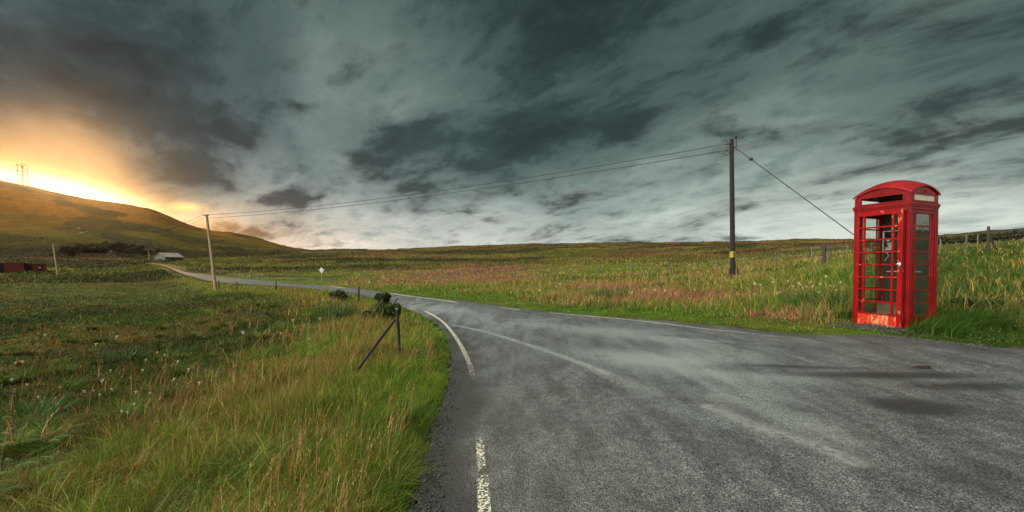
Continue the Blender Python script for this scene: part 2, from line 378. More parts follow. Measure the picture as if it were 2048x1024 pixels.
# ------------------------------------------------------------------ materials
def mat(name):
    m = bpy.data.materials.new(name); m.use_nodes = True; t = NT(m.node_tree)
    p = t.n['Principled BSDF']; return m, t, p
def leafmat(name, transl=.35, tint=(1,1,1), rough=.6):
    m, t, p = mat(name); out = t.n['Material Output']
    a = t.node('ShaderNodeAttribute', attribute_name='Col').outputs['Color']
    c = t.mix(1.0, a, tint, 'MULTIPLY')
    t.put(p.inputs['Base Color'], c); p.inputs['Roughness'].default_value = rough; p.inputs['Specular IOR Level'].default_value = .25
    tr = t.node('ShaderNodeBsdfTranslucent'); t.put(tr.inputs[0], c)
    mx = t.node('ShaderNodeMixShader'); mx.inputs[0].default_value = transl
    t.l.new(p.outputs[0], mx.inputs[1]); t.l.new(tr.outputs[0], mx.inputs[2]); t.l.new(mx.outputs[0], out.inputs[0])
    return m
M_grass = leafmat('grass_blades', .28)
M_leaf = leafmat('leaves', .25)
def ground_mat():
    m, t, p = mat('moorland'); 
    g = t.node('ShaderNodeNewGeometry').outputs['Position']
    a = t.node('ShaderNodeAttribute', attribute_name='Col').outputs['Color']
    n1 = t.noise(g, .9, 8, .7); n2 = t.noise(t.mapping(g, scale=(1,1,.3)), .16, 9, .72); n3 = t.noise(g, 6, 5, .7)
    f = t.math('ADD', t.math('MULTIPLY', n1, .5), t.math('MULTIPLY', n2, .5))
    v = t.mr(f, .38, .62, .35, 1.55, False)
    v = t.math('MULTIPLY', v, t.mr(n3, .3, .7, .7, 1.3, False))
    c = t.mix(1.0, a, t.comb(v, v, v), 'MULTIPLY')
    c = t.mix(t.mr(t.noise(g, .35, 7, .7), .52, .66), c, t.mix(1.0, c, (1.25, .8, .65), 'MULTIPLY'))
    t.put(p.inputs['Base Color'], c); p.inputs['Roughness'].default_value = .95; p.inputs['Specular IOR Level'].default_value = .1
    t.put(p.inputs['Normal'], t.bump(t.math('ADD', n1, t.math('MULTIPLY', n2, 3.0)), .9, .6))
    return m
M_ground = ground_mat()
def simple(name, c, rough=.7, var=.25, scale=6, metal=0, bump=.2, spec=.4, stretch=(1,1,1)):
    m, t, p = mat(name); o = t.node('ShaderNodeTexCoord').outputs['Object']
    o = t.mapping(o, scale=stretch); n = t.noise(o, scale, 6, .65)
    v = t.mr(n, .3, .7, 1-var, 1+var, False)
    t.put(p.inputs['Base Color'], t.mix(1.0, c, t.comb(v, v, v), 'MULTIPLY'))
    t.put(p.inputs['Roughness'], t.mr(n, .3, .7, rough-.08, rough+.08)); p.inputs['Metallic'].default_value = metal
    p.inputs['Specular IOR Level'].default_value = spec
    if bump: t.put(p.inputs['Normal'], t.bump(n, bump, .01))
    return m
M_wood = simple('weathered_wood', (.045, .035, .03), .85, .5, 9, stretch=(6, 6, .6), bump=.6)
M_pole = simple('creosoted_pole', (.014, .012, .011), .8, .5, 7, stretch=(6, 6, .5), bump=.6)
M_polel = simple('pale_pole', (.30, .22, .13), .8, .35, 7, stretch=(6, 6, .5), bump=.5)
M_fpost = simple('grey_fence_post', (.10, .085, .07), .9, .5, 9, stretch=(5,5,.6), bump=.4)
M_postp = simple('pale_post', (.17, .155, .13), .85, .4, 9, stretch=(5, 5, .6), bump=.5)
M_wire = simple('steel_wire', (.035, .035, .038), .5, .2, 4, metal=.6, bump=0)
M_fwire = simple('fence_wire', (.10, .10, .10), .5, .2, 4, metal=.5, bump=0)
M_dark = simple('black_plastic', (.012, .012, .014), .35, .2, 8, bump=0)
M_yellow = simple('yellow_plate', (.36, .28, .04), .5, .5, 20, bump=0)
M_insul = simple('insulator', (.05, .035, .03), .3, .2, 8, bump=0)

def road_mat():
    m, t, p = mat('wet_asphalt')
    g = t.node('ShaderNodeNewGeometry').outputs['Position']
    w = t.node('ShaderNodeAttribute', attribute_name='wet').outputs['Fac']
    s = t.node('ShaderNodeAttribute', attribute_name='scuff').outputs['Fac']
    e = t.node('ShaderNodeAttribute', attribute_name='edge').outputs['Fac']
    g2 = t.mapping(g, scale=(1, 1, 0))
    vo = t.node('ShaderNodeTexVoronoi', feature='F1'); t.put(vo.inputs['Vector'], g2); vo.inputs['Scale'].default_value = 150
    vo2 = t.node('ShaderNodeTexVoronoi', feature='F1'); t.put(vo2.inputs['Vector'], g2); vo2.inputs['Scale'].default_value = 34
    n1 = t.noise(g2, 60, 4, .8); n2 = t.noise(g2, 1.6, 6, .6); n3 = t.noise(g2, 9, 5, .65)
    # stretched mottling that follows the traffic
    rg = t.mapping(g, rot=(0, 0, R(-38)), scale=(1.5, .30, 0)); n4 = t.noise(rg, 1.1, 7, .62, .4)
    n5 = t.noise(t.mapping(g, rot=(0, 0, R(-38)), scale=(3.4, .8, 0)), 1.3, 6, .6, .3)
    sp = t.mr(t.math('ADD', t.math('MULTIPLY', vo.outputs['Distance'], .8), t.math('MULTIPLY', n1, .6)), .45, .85)
    stone = t.sep(vo.outputs['Color'])[0]
    lum = t.math('ADD', .014, t.math('MULTIPLY', t.math('MULTIPLY', stone, stone), .25))
    lum = t.math('MULTIPLY', lum, t.math('MULTIPLY', t.mr(n3, .3, .7, .7, 1.3), t.mr(n5, .36, .64, .7, 1.3)))
    wet = t.math('ADD', w, t.math('MULTIPLY', t.math('SUBTRACT', n4, .5), 1.5)); wet = t.math('ADD', wet, t.math('MULTIPLY', t.math('SUBTRACT', n5, .5), .5))
    wetm = t.mr(wet, .25, .95)
    c = t.mix(1.0, t.comb(lum, lum, lum), (.93, 1.03, .98), 'MULTIPLY')
    sc_ = t.math('MULTIPLY', s, t.mr(t.noise(g2, 14, 4, .7), .25, .6))
    c = t.mix(t.math('MULTIPLY', sc_, .75), c, (.42, .45, .42))
    c = t.mix(t.math('MULTIPLY', e, .85), c, t.mix(t.mr(n1, .4, .62), (.008, .008, .007), (.055, .050, .040)))
    c = t.mix(t.math('MULTIPLY', t.mr(t.noise(g2, .55, 4, .55), .54, .66), .30), c, (.030, .022, .018))
    sky_sheen = t.mr(t.math('ADD', wet, t.math('ADD', t.math('MULTIPLY', t.math('SUBTRACT', n1, .5), .7), t.math('MULTIPLY', t.math('SUBTRACT', stone, .5), .75))), .62, 1.15)
    c = t.mix(t.math('MULTIPLY', sky_sheen, .9), c, (.34, .36, .335))  # pale sky sheen of the wet road painted into its base colour
    dmp = t.node('ShaderNodeAttribute', attribute_name='damp').outputs['Fac']
    dm = t.mr(t.math('ADD', dmp, t.math('ADD', t.math('MULTIPLY', t.math('SUBTRACT', n1, .5), .7), t.math('MULTIPLY', t.math('SUBTRACT', n3, .5), .8))), .22, .75)
    c = t.mix(t.math('MULTIPLY', dm, .85), c, (.010, .009, .007))
    vc = t.node('ShaderNodeTexVoronoi', feature='DISTANCE_TO_EDGE'); t.put(vc.inputs['Vector'], t.vmath('ADD', t.mapping(g2, scale=(.42,.30,0)), t.vmath('MULTIPLY', t.comb(n2, n3, 0), (.5,.5,0)))); vc.inputs['Scale'].default_value = 1.0
    crack = t.math('MULTIPLY', t.math('SUBTRACT', 1.0, t.mr(vc.outputs['Distance'], .0, .007)), t.mr(t.noise(g2, .8, 3, .6), .46, .56))
    c = t.mix(t.math('MULTIPLY', crack, .75), c, (.008, .008, .007))
    t.put(p.inputs['Base Color'], c)
    p.inputs['Coat Weight'].default_value = .0; t.put(p.inputs['Coat Weight'], t.math('MULTIPLY', wetm, .9)); p.inputs['Coat Roughness'].default_value = .16; p.inputs['Coat IOR'].default_value = 1.36
    ro = t.math('SUBTRACT', .48, t.math('MULTIPLY', wetm, .34)); ro = t.math('ADD', ro, t.math('MULTIPLY', t.math('SUBTRACT', n1, .5), .3))
    ro = t.math('ADD', ro, t.math('MULTIPLY', e, .15))
    t.put(p.inputs['Roughness'], ro)
    t.put(p.inputs['Specular IOR Level'], t.math('ADD', .70, t.math('MULTIPLY', wetm, .9)))
    h = t.math('ADD', t.math('MULTIPLY', vo.outputs['Distance'], -1.0), t.math('MULTIPLY', vo2.outputs['Distance'], -.9))
    bs = t.math('SUBTRACT', .85, t.math('MULTIPLY', wetm, .66))
    b = t.node('ShaderNodeBump'); t.put(b.inputs['Height'], h); t.put(b.inputs['Strength'], bs); b.inputs['Distance'].default_value = .009
    t.put(p.inputs['Normal'], b.outputs[0])
    return m
M_road = road_mat()
def paint_mat():
    m, t, p = mat('worn_line_paint'); g = t.node('ShaderNodeNewGeometry').outputs['Position']; out = t.n['Material Output']
    a = t.node('ShaderNodeAttribute', attribute_name='wear').outputs['Fac']
    n = t.noise(t.mapping(g, scale=(1,1,0)), 34, 5, .75); vo = t.node('ShaderNodeTexVoronoi'); t.put(vo.inputs['Vector'], g); vo.inputs['Scale'].default_value = 60
    k = t.math('ADD', t.math('MULTIPLY', n, .75), t.math('MULTIPLY', vo.outputs['Distance'], .35))
    th = t.math('MULTIPLY', a, 1.0)
    msk = t.mr(t.math('SUBTRACT', k, th), -.02, .02)
    t.put(p.inputs['Base Color'], t.mix(t.mr(n, .35, .7), (.62, .58, .42), (.80, .77, .62))); p.inputs['Roughness'].default_value = .55
    tr = t.node('ShaderNodeBsdfTransparent'); mx = t.node('ShaderNodeMixShader'); t.put(mx.inputs[0], msk)
    t.l.new(tr.outputs[0], mx.inputs[1]); t.l.new(p.outputs[0], mx.inputs[2]); t.l.new(mx.outputs[0], out.inputs[0])
    return m
M_paint = paint_mat()

# ------------------------------------------------------------------ colour of the land (what grows where, plus painted glow and flare tints)
GREEN = np.array((.068, .148, .011)); YEL = np.array((.19, .26, .018)); TAN = np.array((.31, .205, .06)); RUST = np.array((.21, .085, .026)); DARK = np.array((.030, .058, .010)); HEA = np.array((.14, .062, .030)); FLARE_PINK = np.array((.36, .13, .09))
def lerp(a, b, t): return a*(1-t)[:, None]+b*t[:, None]
def field_mix(x, y):
    """weights: tan, rust, dark, yellow"""
    r = np.hypot(x, y); s = sdist(x, y); L = leftside(x, y)
    n1 = fbm(x, y, 2.3, 4, 51); n2 = fbm(x, y, 7.5, 4, 61); n3 = fbm(x, y, 1.0, 3, 71); n4 = fbm(x, y, 30, 4, 81)
    verge = np.exp(-((s-1.9)/1.5)**2)
    tan = np.where(L, sstep(.42, .74, n1*.6+n3*.3+verge*.27), sstep(.42, .7, n1*.5+n2*.3+.16*sstep(1, 3, s)))
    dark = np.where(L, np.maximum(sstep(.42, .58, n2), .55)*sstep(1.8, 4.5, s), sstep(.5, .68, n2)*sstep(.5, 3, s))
    yel = sstep(.5, .75, n3*.5+n4*.5)
    rust = sstep(.55, .75, fbm(x, y, 12, 4, 91))
    return tan, dark, yel, rust, n1, n2, n3, n4, s, L, r
def FLARE_MASK(x, y):  # pink lens-flare patches painted into the grass and moor colour
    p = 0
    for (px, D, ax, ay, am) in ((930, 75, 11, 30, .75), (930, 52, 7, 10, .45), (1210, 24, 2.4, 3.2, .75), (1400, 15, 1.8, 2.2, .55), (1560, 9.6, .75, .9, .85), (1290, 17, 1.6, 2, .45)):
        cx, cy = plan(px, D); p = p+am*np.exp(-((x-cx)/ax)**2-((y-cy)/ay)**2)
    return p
def land_colour(x, y):
    tan, dark, yel, rust, n1, n2, n3, n4, s, L, r = field_mix(x, y)
    c = np.repeat(GREEN[None], len(x), 0)
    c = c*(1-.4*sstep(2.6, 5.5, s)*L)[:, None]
    c = lerp(c, YEL[None], yel*.45); c = lerp(c, TAN[None], tan*.35); c = lerp(c, RUST[None], rust*.45); c = lerp(c, DARK[None], dark*.85)
    moor = sstep(55, 120, r)
    big = fbm(x, y, 45, 5, 101); med = fbm(x, y, 16, 5, 111)
    mc = lerp(np.repeat(np.array((.085,.090,.014))[None], len(x), 0), HEA[None], sstep(.42, .62, big)*.85)
    mc = lerp(mc, np.array((.17,.155,.03))[None], sstep(.50, .68, med)*.6)
    mc = lerp(mc, np.array((.024,.032,.010))[None], sstep(.48, .60, fbm(x*.6, y, 20, 6, 121))*.85)
    c = lerp(c, mc, moor)
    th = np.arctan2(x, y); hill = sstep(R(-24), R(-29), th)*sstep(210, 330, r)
    zz = Hbase(x, y); hc = lerp(np.repeat(np.array((.085,.070,.010))[None], len(x), 0), np.array((.22,.092,.008))[None], sstep(15, 75, zz+(fbm(x, y, 60, 4, 141)-.5)*60)); hc = lerp(hc, np.array((.030,.030,.008))[None], sstep(.47, .60, fbm(x*.35+y*.75, (y*.5-x)*.30, 22, 6, 131))*.75); hc = lerp(hc, np.array((.018,.017,.007))[None], (1-sstep(9, 24, zz+(fbm(x, y, 22, 4, 151)-.5)*16))*.85)  # orange towards the crest is sunset glow painted into the hill colour
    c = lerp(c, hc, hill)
    pk = np.clip(FLARE_MASK(x, y)*1.6, 0, .7)*sstep(.35, .6, fbm(x*.5, y, 5, 4, 161)); c = lerp(c, np.array((.24,.10,.06))[None], pk)
    farr = sstep(350, 700, r)*sstep(R(35), R(42), th); c = lerp(c, np.array((.045,.052,.045))[None], farr)
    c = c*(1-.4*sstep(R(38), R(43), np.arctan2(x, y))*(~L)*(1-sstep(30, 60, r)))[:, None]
    c = lerp(c, np.array((.028, .024, .014))[None], 1-sstep(.0, .22, s))   # bare dirt at the tarmac's edge
    return c

# ------------------------------------------------------------------ ground sheet
def build_ground():
    th = np.concatenate([np.linspace(-math.pi, R(-62), 60, endpoint=False), np.linspace(R(-62), R(62), 1150), np.linspace(R(62), math.pi, 60)[1:]])
    rr = np.concatenate([np.array([0.02, .2, .4, .6, .8]), np.exp(np.linspace(math.log(1.0), math.log(1560), 645))])
    T, Q = np.meshgrid(th, rr, indexing='ij'); x = (np.sin(T)*Q).ravel(); y = (np.cos(T)*Q).ravel()
    z = np.empty_like(x); B = 200000; C = np.empty((len(x), 3))
    for i in range(0, len(x), B):
        z[i:i+B] = H(x[i:i+B], y[i:i+B]); s = sdist(x[i:i+B], y[i:i+B]); r = np.hypot(x[i:i+B], y[i:i+B])
        z[i:i+B] -= np.where(s < .0, .03+.0035*r, 0)*sstep(.05, -.12, s) + .012
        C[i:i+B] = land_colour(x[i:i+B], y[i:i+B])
    n, m = T.shape; I = np.arange(n*m).reshape(n, m)
    f = np.stack([I[:-1,:-1], I[:-1,1:], I[1:,1:], I[1:,:-1]], -1).reshape(-1, 4)
    o = mesh_np('ground', np.stack([x, y, z], 1), f, None, M_ground, {'Col': C}, True)
    tag(o, kind='structure')
build_ground()
def resample(C, q):
    # even steps in log-distance from the camera so both edges pair up bend for bend
    n = len(C)-1; i = q*n; k = np.clip(i.astype(int), 0, n-1); f = (i-k)[:, None]; return C[k]*(1-f)+C[k+1]*f
def build_road():
    na, nc = len(LC), 150
    per = 1
    L = spline(LE, 44); Rr = spline(RE, 44); na = min(len(L), len(Rr)); L = spline(LE, 44); qa = np.linspace(0, 1, 900); L = resample(L, qa); Rr = resample(Rr, qa); na = 900
    t = np.linspace(0, 1, nc); t = .5*t + .5*(t**1.6)
    x = L[:, None, 0]*(1-t)+Rr[:, None, 0]*t; y = L[:, None, 1]*(1-t)+Rr[:, None, 1]*t
    xs, ys = x.ravel(), y.ravel()
    jit = -np.abs(fbm(xs, ys, .16, 4, 7)-.5)*.26*np.exp(-np.repeat(t[None], na, 0).ravel()*25)
    xs = xs + jit
    z = Hbase(xs, ys)+.006+.0006*np.hypot(xs, ys)
    # attributes in plan space
    scuff = np.zeros_like(xs)
    for pts, wd, amp in SCUFFS:
        d = seg_dist(xs, ys, spline(pts, 6)); scuff = np.maximum(scuff, amp*np.exp(-(d/wd)**2))
    wet = np.full_like(xs, .30)
    for (px, py, w1, w2, ang, amp) in WETS:
        dx, dy = xs-px, ys-py; c, s = math.cos(R(ang)), math.sin(R(ang)); u = dx*c+dy*s; v = -dx*s+dy*c
        wet += amp*np.exp(-(u/w1)**2-(v/w2)**2)
    damp = np.zeros_like(xs)
    for (a_, w1, w2, ang, amp) in (((1600,735), 1.0, .13, 158, .7), ((1780,752), 1.2, .20, 165, .85), ((1950,775), .8, .2, 170, .8), ((1840,815), .45, .30, 155, 1.0), ((1800,690), 1.3, .35, 160, .45), ((1960,960), .5, .5, 0, .5), ((1130,980), .6, .5, 0, .35), ((960,800), .3, .9, 0, .5), ((1480,690), 1.5, .10, 142, .6)):
        q = gp(*a_); dx, dy = xs-q[0], ys-q[1]; c, s = math.cos(R(ang)), math.sin(R(ang)); u = dx*c+dy*s; v = -dx*s+dy*c
        damp = np.maximum(damp, amp*np.exp(-(u/w1)**2-(v/w2)**2))
    dl = seg_dist(xs, ys, LCc); dr = seg_dist(xs, ys, RCc)
    edge = np.maximum(1-sstep(.18, .62, dl+(fbm(xs, ys, .35, 4, 3)-.5)*.45), (1-sstep(.10, .5, dr))*.6)
    I = np.arange(na*nc).reshape(na, nc)
    f = np.stack([I[:-1,:-1], I[:-1,1:], I[1:,1:], I[1:,:-1]], -1).reshape(-1, 4)
    o = mesh_np('road', np.stack([xs, ys, z], 1), f, None, M_road, {'scuff': scuff, 'wet': wet, 'edge': edge, 'damp': damp}, True)
    tag(o, kind='structure')
SCUFFS = [([gp(900,650), gp(980,667), gp(1100,705), gp(1215,748)], .07, 1.0), ([gp(1215,748), gp(1320,790)], .10, .35),
          ([gp(1420,815), gp(1540,862), gp(1640,893), gp(1710,925)], .09, .8), ([gp(1440,795), gp(1560,830), gp(1680,880)], .14, .35),
          ([gp(1010,640), gp(1120,640)], .10, .4)]
WETS = []
for (a, b, w1, w2, ang, amp) in [((1250,668), None, 2.6, .55, 128, .85), ((1560,718), None, 1.4, .50, 145, .75), ((1400,735), None, 1.6, .6, 135, .8), ((1250,720), None, 1.7, .6, 130, .45), ((1560,800), None, .9, .45, 140, .75),
        ((1660,850), None, .8, .35, 145, .65), ((1480,850), None, .55, .2, 140, .5), ((1980,850), None, .6, .5, 150, .6), ((2000,780), None, .9, .3, 170, .4), ((900,625), None, 6, 1.2, 120, .5),
        ((1850,830), None, 1.0, .6, 150, -1.4), ((1790,725), None, 1.5, .5, 160, -.9), ((1750,960), None, .9, .8, 0, -.5), ((1700,745), None, 1.7, .26, 158, -1.2), ((1450,678), None, 1.8, .2, 143, -.5), ((1100,900), None, 1.2, 1.2, 0, -.35), ((1300,960), None, 1, 1, 0, -.3), ((1020,760), None, .5, 1.2, 10, .30), ((1800,700), None, 1.6, .6, 160, -.6)]:
    p_ = gp(*a); WETS.append((p_[0], p_[1], w1, w2, ang, amp))
build_road()
def marking(name, pix, width, wear, label=None, n=6):
    P = np.array([gp(*q) for q in pix]); C = spline(P, 26)
    W = np.interp(np.linspace(0, 1, len(C)), np.linspace(0, 1, len(wear)), wear)
    T = np.gradient(C, axis=0); T /= np.linalg.norm(T, axis=1)[:, None]; N = np.stack([T[:,1], -T[:,0]], 1)
    k = np.linspace(-.5, .5, n)*width
    X = C[:, None, 0]+N[:, None, 0]*k; Y = C[:, None, 1]+N[:, None, 1]*k; xs, ys = X.ravel(), Y.ravel()
    rr = np.hypot(xs, ys); z = Hbase(xs, ys)+.006+.0006*rr+.005+.0007*rr
    I = np.arange(len(xs)).reshape(X.shape); f = np.stack([I[:-1,:-1], I[:-1,1:], I[1:,1:], I[1:,:-1]], -1).reshape(-1, 4)
    o = mesh_np(name, np.stack([xs, ys, z], 1), f, None, M_paint, {'wear': np.repeat(W, n)}, True); tag(o, kind='structure')
marking('road_marking', [(975,1120),(968,1024),(966,975),(963,952)], .085, [.58,.54,.56,.58,.66])
marking('road_marking', [(963,945),(961,915),(959,885),(957,870)], .07, [.64,.55,.60,.72])
marking('road_marking', [(945,762),(940,735),(925,700),(908,672),(890,650),(872,636),(850,624)], .078, [.70,.62,.56,.54,.52,.50,.50])
marking('road_marking', [(1640,686),(1500,669),(1350,652),(1200,636),(1100,627)], .06, [.68,.60,.56,.53,.54])
marking('road_marking', [(1040,621),(1000,617)], .08, [.5,.56])
marking('road_marking', [(915,607),(870,600),(820,594),(780,588)], .10, [.5,.36,.34,.4])
marking('road_marking', [(690,578),(660,574)], .12, [.4,.4])

# ------------------------------------------------------------------ blades of grass (numpy)
def blades(P, h, w, az, bend, c, segs=2, tip=None, rise=1.0):
    """P (n,3) roots, each blade a tapering bent ribbon"""
    n = len(P); K = segs; V = np.empty((n, 2*K+1, 3), np.float32)
    wa = rng.uniform(0, math.pi, n); wx, wy = np.cos(wa), np.sin(wa)
    for k in range(K+1):
        t = k/K; off = bend*h*t**2; zz = h*t*(1-.35*np.minimum(bend, 1.6)*t)
        x = P[:,0]+np.cos(az)*off; y = P[:,1]+np.sin(az)*off; z = P[:,2]+zz
        ww = w*(1-t**1.5)*.5
        if k < K:
            V[:,2*k] = np.stack([x-wx*ww, y-wy*ww, z], 1); V[:,2*k+1] = np.stack([x+wx*ww, y+wy*ww, z], 1)
        else: V[:,2*K] = np.stack([x, y, z], 1)
    base = (np.arange(n)*(2*K+1))[:, None]
    q = np.concatenate([base+np.array([[2*k, 2*k+1, 2*k+3, 2*k+2]]) for k in range(K-1)]) if K > 1 else np.zeros((0,4), int)
    t3 = base+np.array([[2*K-2, 2*K-1, 2*K]])
    return V.reshape(-1, 3), q, t3, np.repeat(c, 2*K+1, 0)
def join(parts):
    V = []; Q = []; T = []; C = []; o = 0
    for v, q, t, c in parts:
        V.append(v); Q.append(q+o); T.append(t+o); C.append(c); o += len(v)
    return np.concatenate(V), np.concatenate(Q), np.concatenate(T), np.concatenate(C)
def scatter(n, th0, th1, r0, r1, p):
    """density falls as r**-p over the ground"""
    th = rng.uniform(th0, th1, n); u = rng.uniform(0, 1, n); e = 2-p
    r = np.exp(math.log(r0)+u*math.log(r1/r0)) if abs(e) < 1e-6 else (r0**e+u*(r1**e-r0**e))**(1/e)
    return np.sin(th)*r, np.cos(th)*r
def jitter_col(c, a=.25, g=None):
    v = np.exp(rng.normal(-.04, a*1.45, len(c)))[:, None]; hue = rng.normal(0, .08, (len(c), 1))
    return np.clip(c*v*np.concatenate([1+hue, 1-.3*hue, 1-hue*0], 1), 0, .6)

bz = at(1819, 400, 7.69)     # booth near corner
YAW = R(22.3)
bx0, by0 = (1818.5-1024)/F*7.70, 7.70
ca, sa = math.cos(YAW), math.sin(YAW)
BW = .90
bcx = bx0+.45*ca-.45*sa; bcy = by0+.45*sa+.45*ca; BZ = EYE-1.135
def booth_local(x, y): dx, dy = x-bcx, y-bcy; return dx*ca+dy*sa, -dx*sa+dy*ca
def ok(x, y, edge=.0):
    lx, ly = booth_local(x, y); s = sdist(x, y)+(fbm(x, y, .35, 3, 3)-.5)*.22
    return (s > edge) & ~((np.abs(lx) < .46) & (np.abs(ly) < .46)) & ~((lx < -.4) & (lx > -1.1) & (np.abs(ly) < .42))

def grass_left():
    parts = []
    for n, th0, th1, r0, r1, p, segs in ((95000, R(-56), R(-2), 1.7, 9, 2.6, 3), (170000, R(-56), R(-3), 5, 42, 2.5, 2), (70000, R(-56), R(-8), 25, 110, 2.3, 2)):
        x, y = scatter(n, th0, th1, r0, r1, p); L = leftside(x, y); m = ok(x, y, .02) & L; x, y = x[m], y[m]
        tan, dark, yel, rust, n1, n2, n3, n4, s, L, r = field_mix(x, y); k = len(x)
        verge = np.exp(-((s-1.4)/2.0)**2)
        u = rng.uniform(0, 1, k)
        c = np.repeat(GREEN[None], k, 0)*1.25
        c = lerp(c, YEL[None], (u < .25+.4*yel+.35*verge).astype(float)*.85)
        c = lerp(c, DARK[None], dark*.75)
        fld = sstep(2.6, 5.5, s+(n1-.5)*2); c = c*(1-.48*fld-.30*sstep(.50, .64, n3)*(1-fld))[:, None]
        ist = rng.uniform(0, 1, k) < (tan*.34+.03)*(1-.55*fld)*(.35+.65*sstep(.5, 1.6, s))*(.45+.55*sstep(3, 5.5, r)); c[ist] = TAN*rng.uniform(.5, 1.15, (ist.sum(), 1))
        isr = rng.uniform(0, 1, k) < .06+.2*rust; c[isr] = RUST*rng.uniform(.7, 1.5, (isr.sum(), 1))
        clump = .25+1.9*fbm(x, y, .42, 3, 201)**1.6
        h = (.10+.10*verge+.05*n2)*clump*rng.uniform(.5, 1.35, k)*sstep(-.05, .5, s+.12)
        h = np.where(ist, h*1.35, h); w = np.maximum(.0042, .00105*r)*rng.uniform(.6, 1.4, k)
        az = rng.uniform(0, 2*math.pi, k); near = s < .8; az = np.where(near & (rng.uniform(0, 1, k) < .5), rng.normal(.1, .7, k), az)
        bend = rng.uniform(.1, 1.3, k)*np.where(ist, .5, 1)
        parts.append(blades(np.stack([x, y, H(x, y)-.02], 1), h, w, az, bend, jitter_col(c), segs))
    # tussocks: long blades arching out of shared roots
    cx, cy = scatter(420, R(-54), R(-3), 2.0, 24, 2.2); m = ok(cx, cy, .15) & leftside(cx, cy); cx, cy = cx[m], cy[m]; nb = 110
    ci = np.repeat(np.arange(len(cx)), nb); k = len(ci); a = rng.uniform(0, 6.3, k); q = rng.uniform(0, .12, k)*rng.uniform(.6, 1.8, len(cx))[ci]
    x = cx[ci]+np.cos(a)*q; y = cy[ci]+np.sin(a)*q; r = np.hypot(x, y)
    pal = np.array([(.10,.19,.015), (.20,.24,.03), (.05,.10,.012), (.26,.20,.06), (.13,.21,.02)])[rng.integers(0, 5, len(cx))]; pal = np.where((sdist(cx, cy) > 4.5)[:, None], pal*.55, pal)
    parts.append(blades(np.stack([x, y, H(x, y)-.02], 1), rng.uniform(.14, .34, k)*rng.uniform(.6, 1.25, len(cx))[ci], np.maximum(.0045, .001*r)*rng.uniform(.7, 1.3, k), a+rng.normal(0, .4, k), rng.uniform(.4, 1.7, k), jitter_col(pal[ci], .22), 4))
    # fine upright seed stalks with heads
    x, y = scatter(3600, R(-50), R(-3), 2.3, 26, 2.2); s = sdist(x, y); m = ok(x, y, .25) & leftside(x, y) & (rng.uniform(0, 1, len(x)) < sstep(.44, .62, fbm(x, y, 1.3, 3, 211))*np.exp(-((s-2)/3)**2)); x, y = x[m], y[m]; k = len(x); r = np.hypot(x, y)
    h = rng.uniform(.22, .46, k); az = rng.normal(.2, .9, k); bd = rng.uniform(.05, .45, k); w = np.maximum(.0028, .00075*r)
    cc = jitter_col(np.repeat(np.array((.33, .19, .07))[None], k, 0), .3); z = H(x, y)
    parts.append(blades(np.stack([x, y, z], 1), h, w*2, az, bd, cc, 3))
    for q in range(5):
        t = .72+.07*q; off = bd*h*t**2; zz = h*t*(1-.35*bd*t)
        parts.append(blades(np.stack([x+np.cos(az)*off, y+np.sin(az)*off, z+zz], 1), h*.07, w*2.0, rng.uniform(0, 6.3, k), rng.uniform(.4, 1.0, k), cc*.95, 2))
    V, Q, T, C = join(parts)
    tag(mesh_np('meadow_grass', V, Q, T, M_grass, {'Col': C}), kind='stuff')
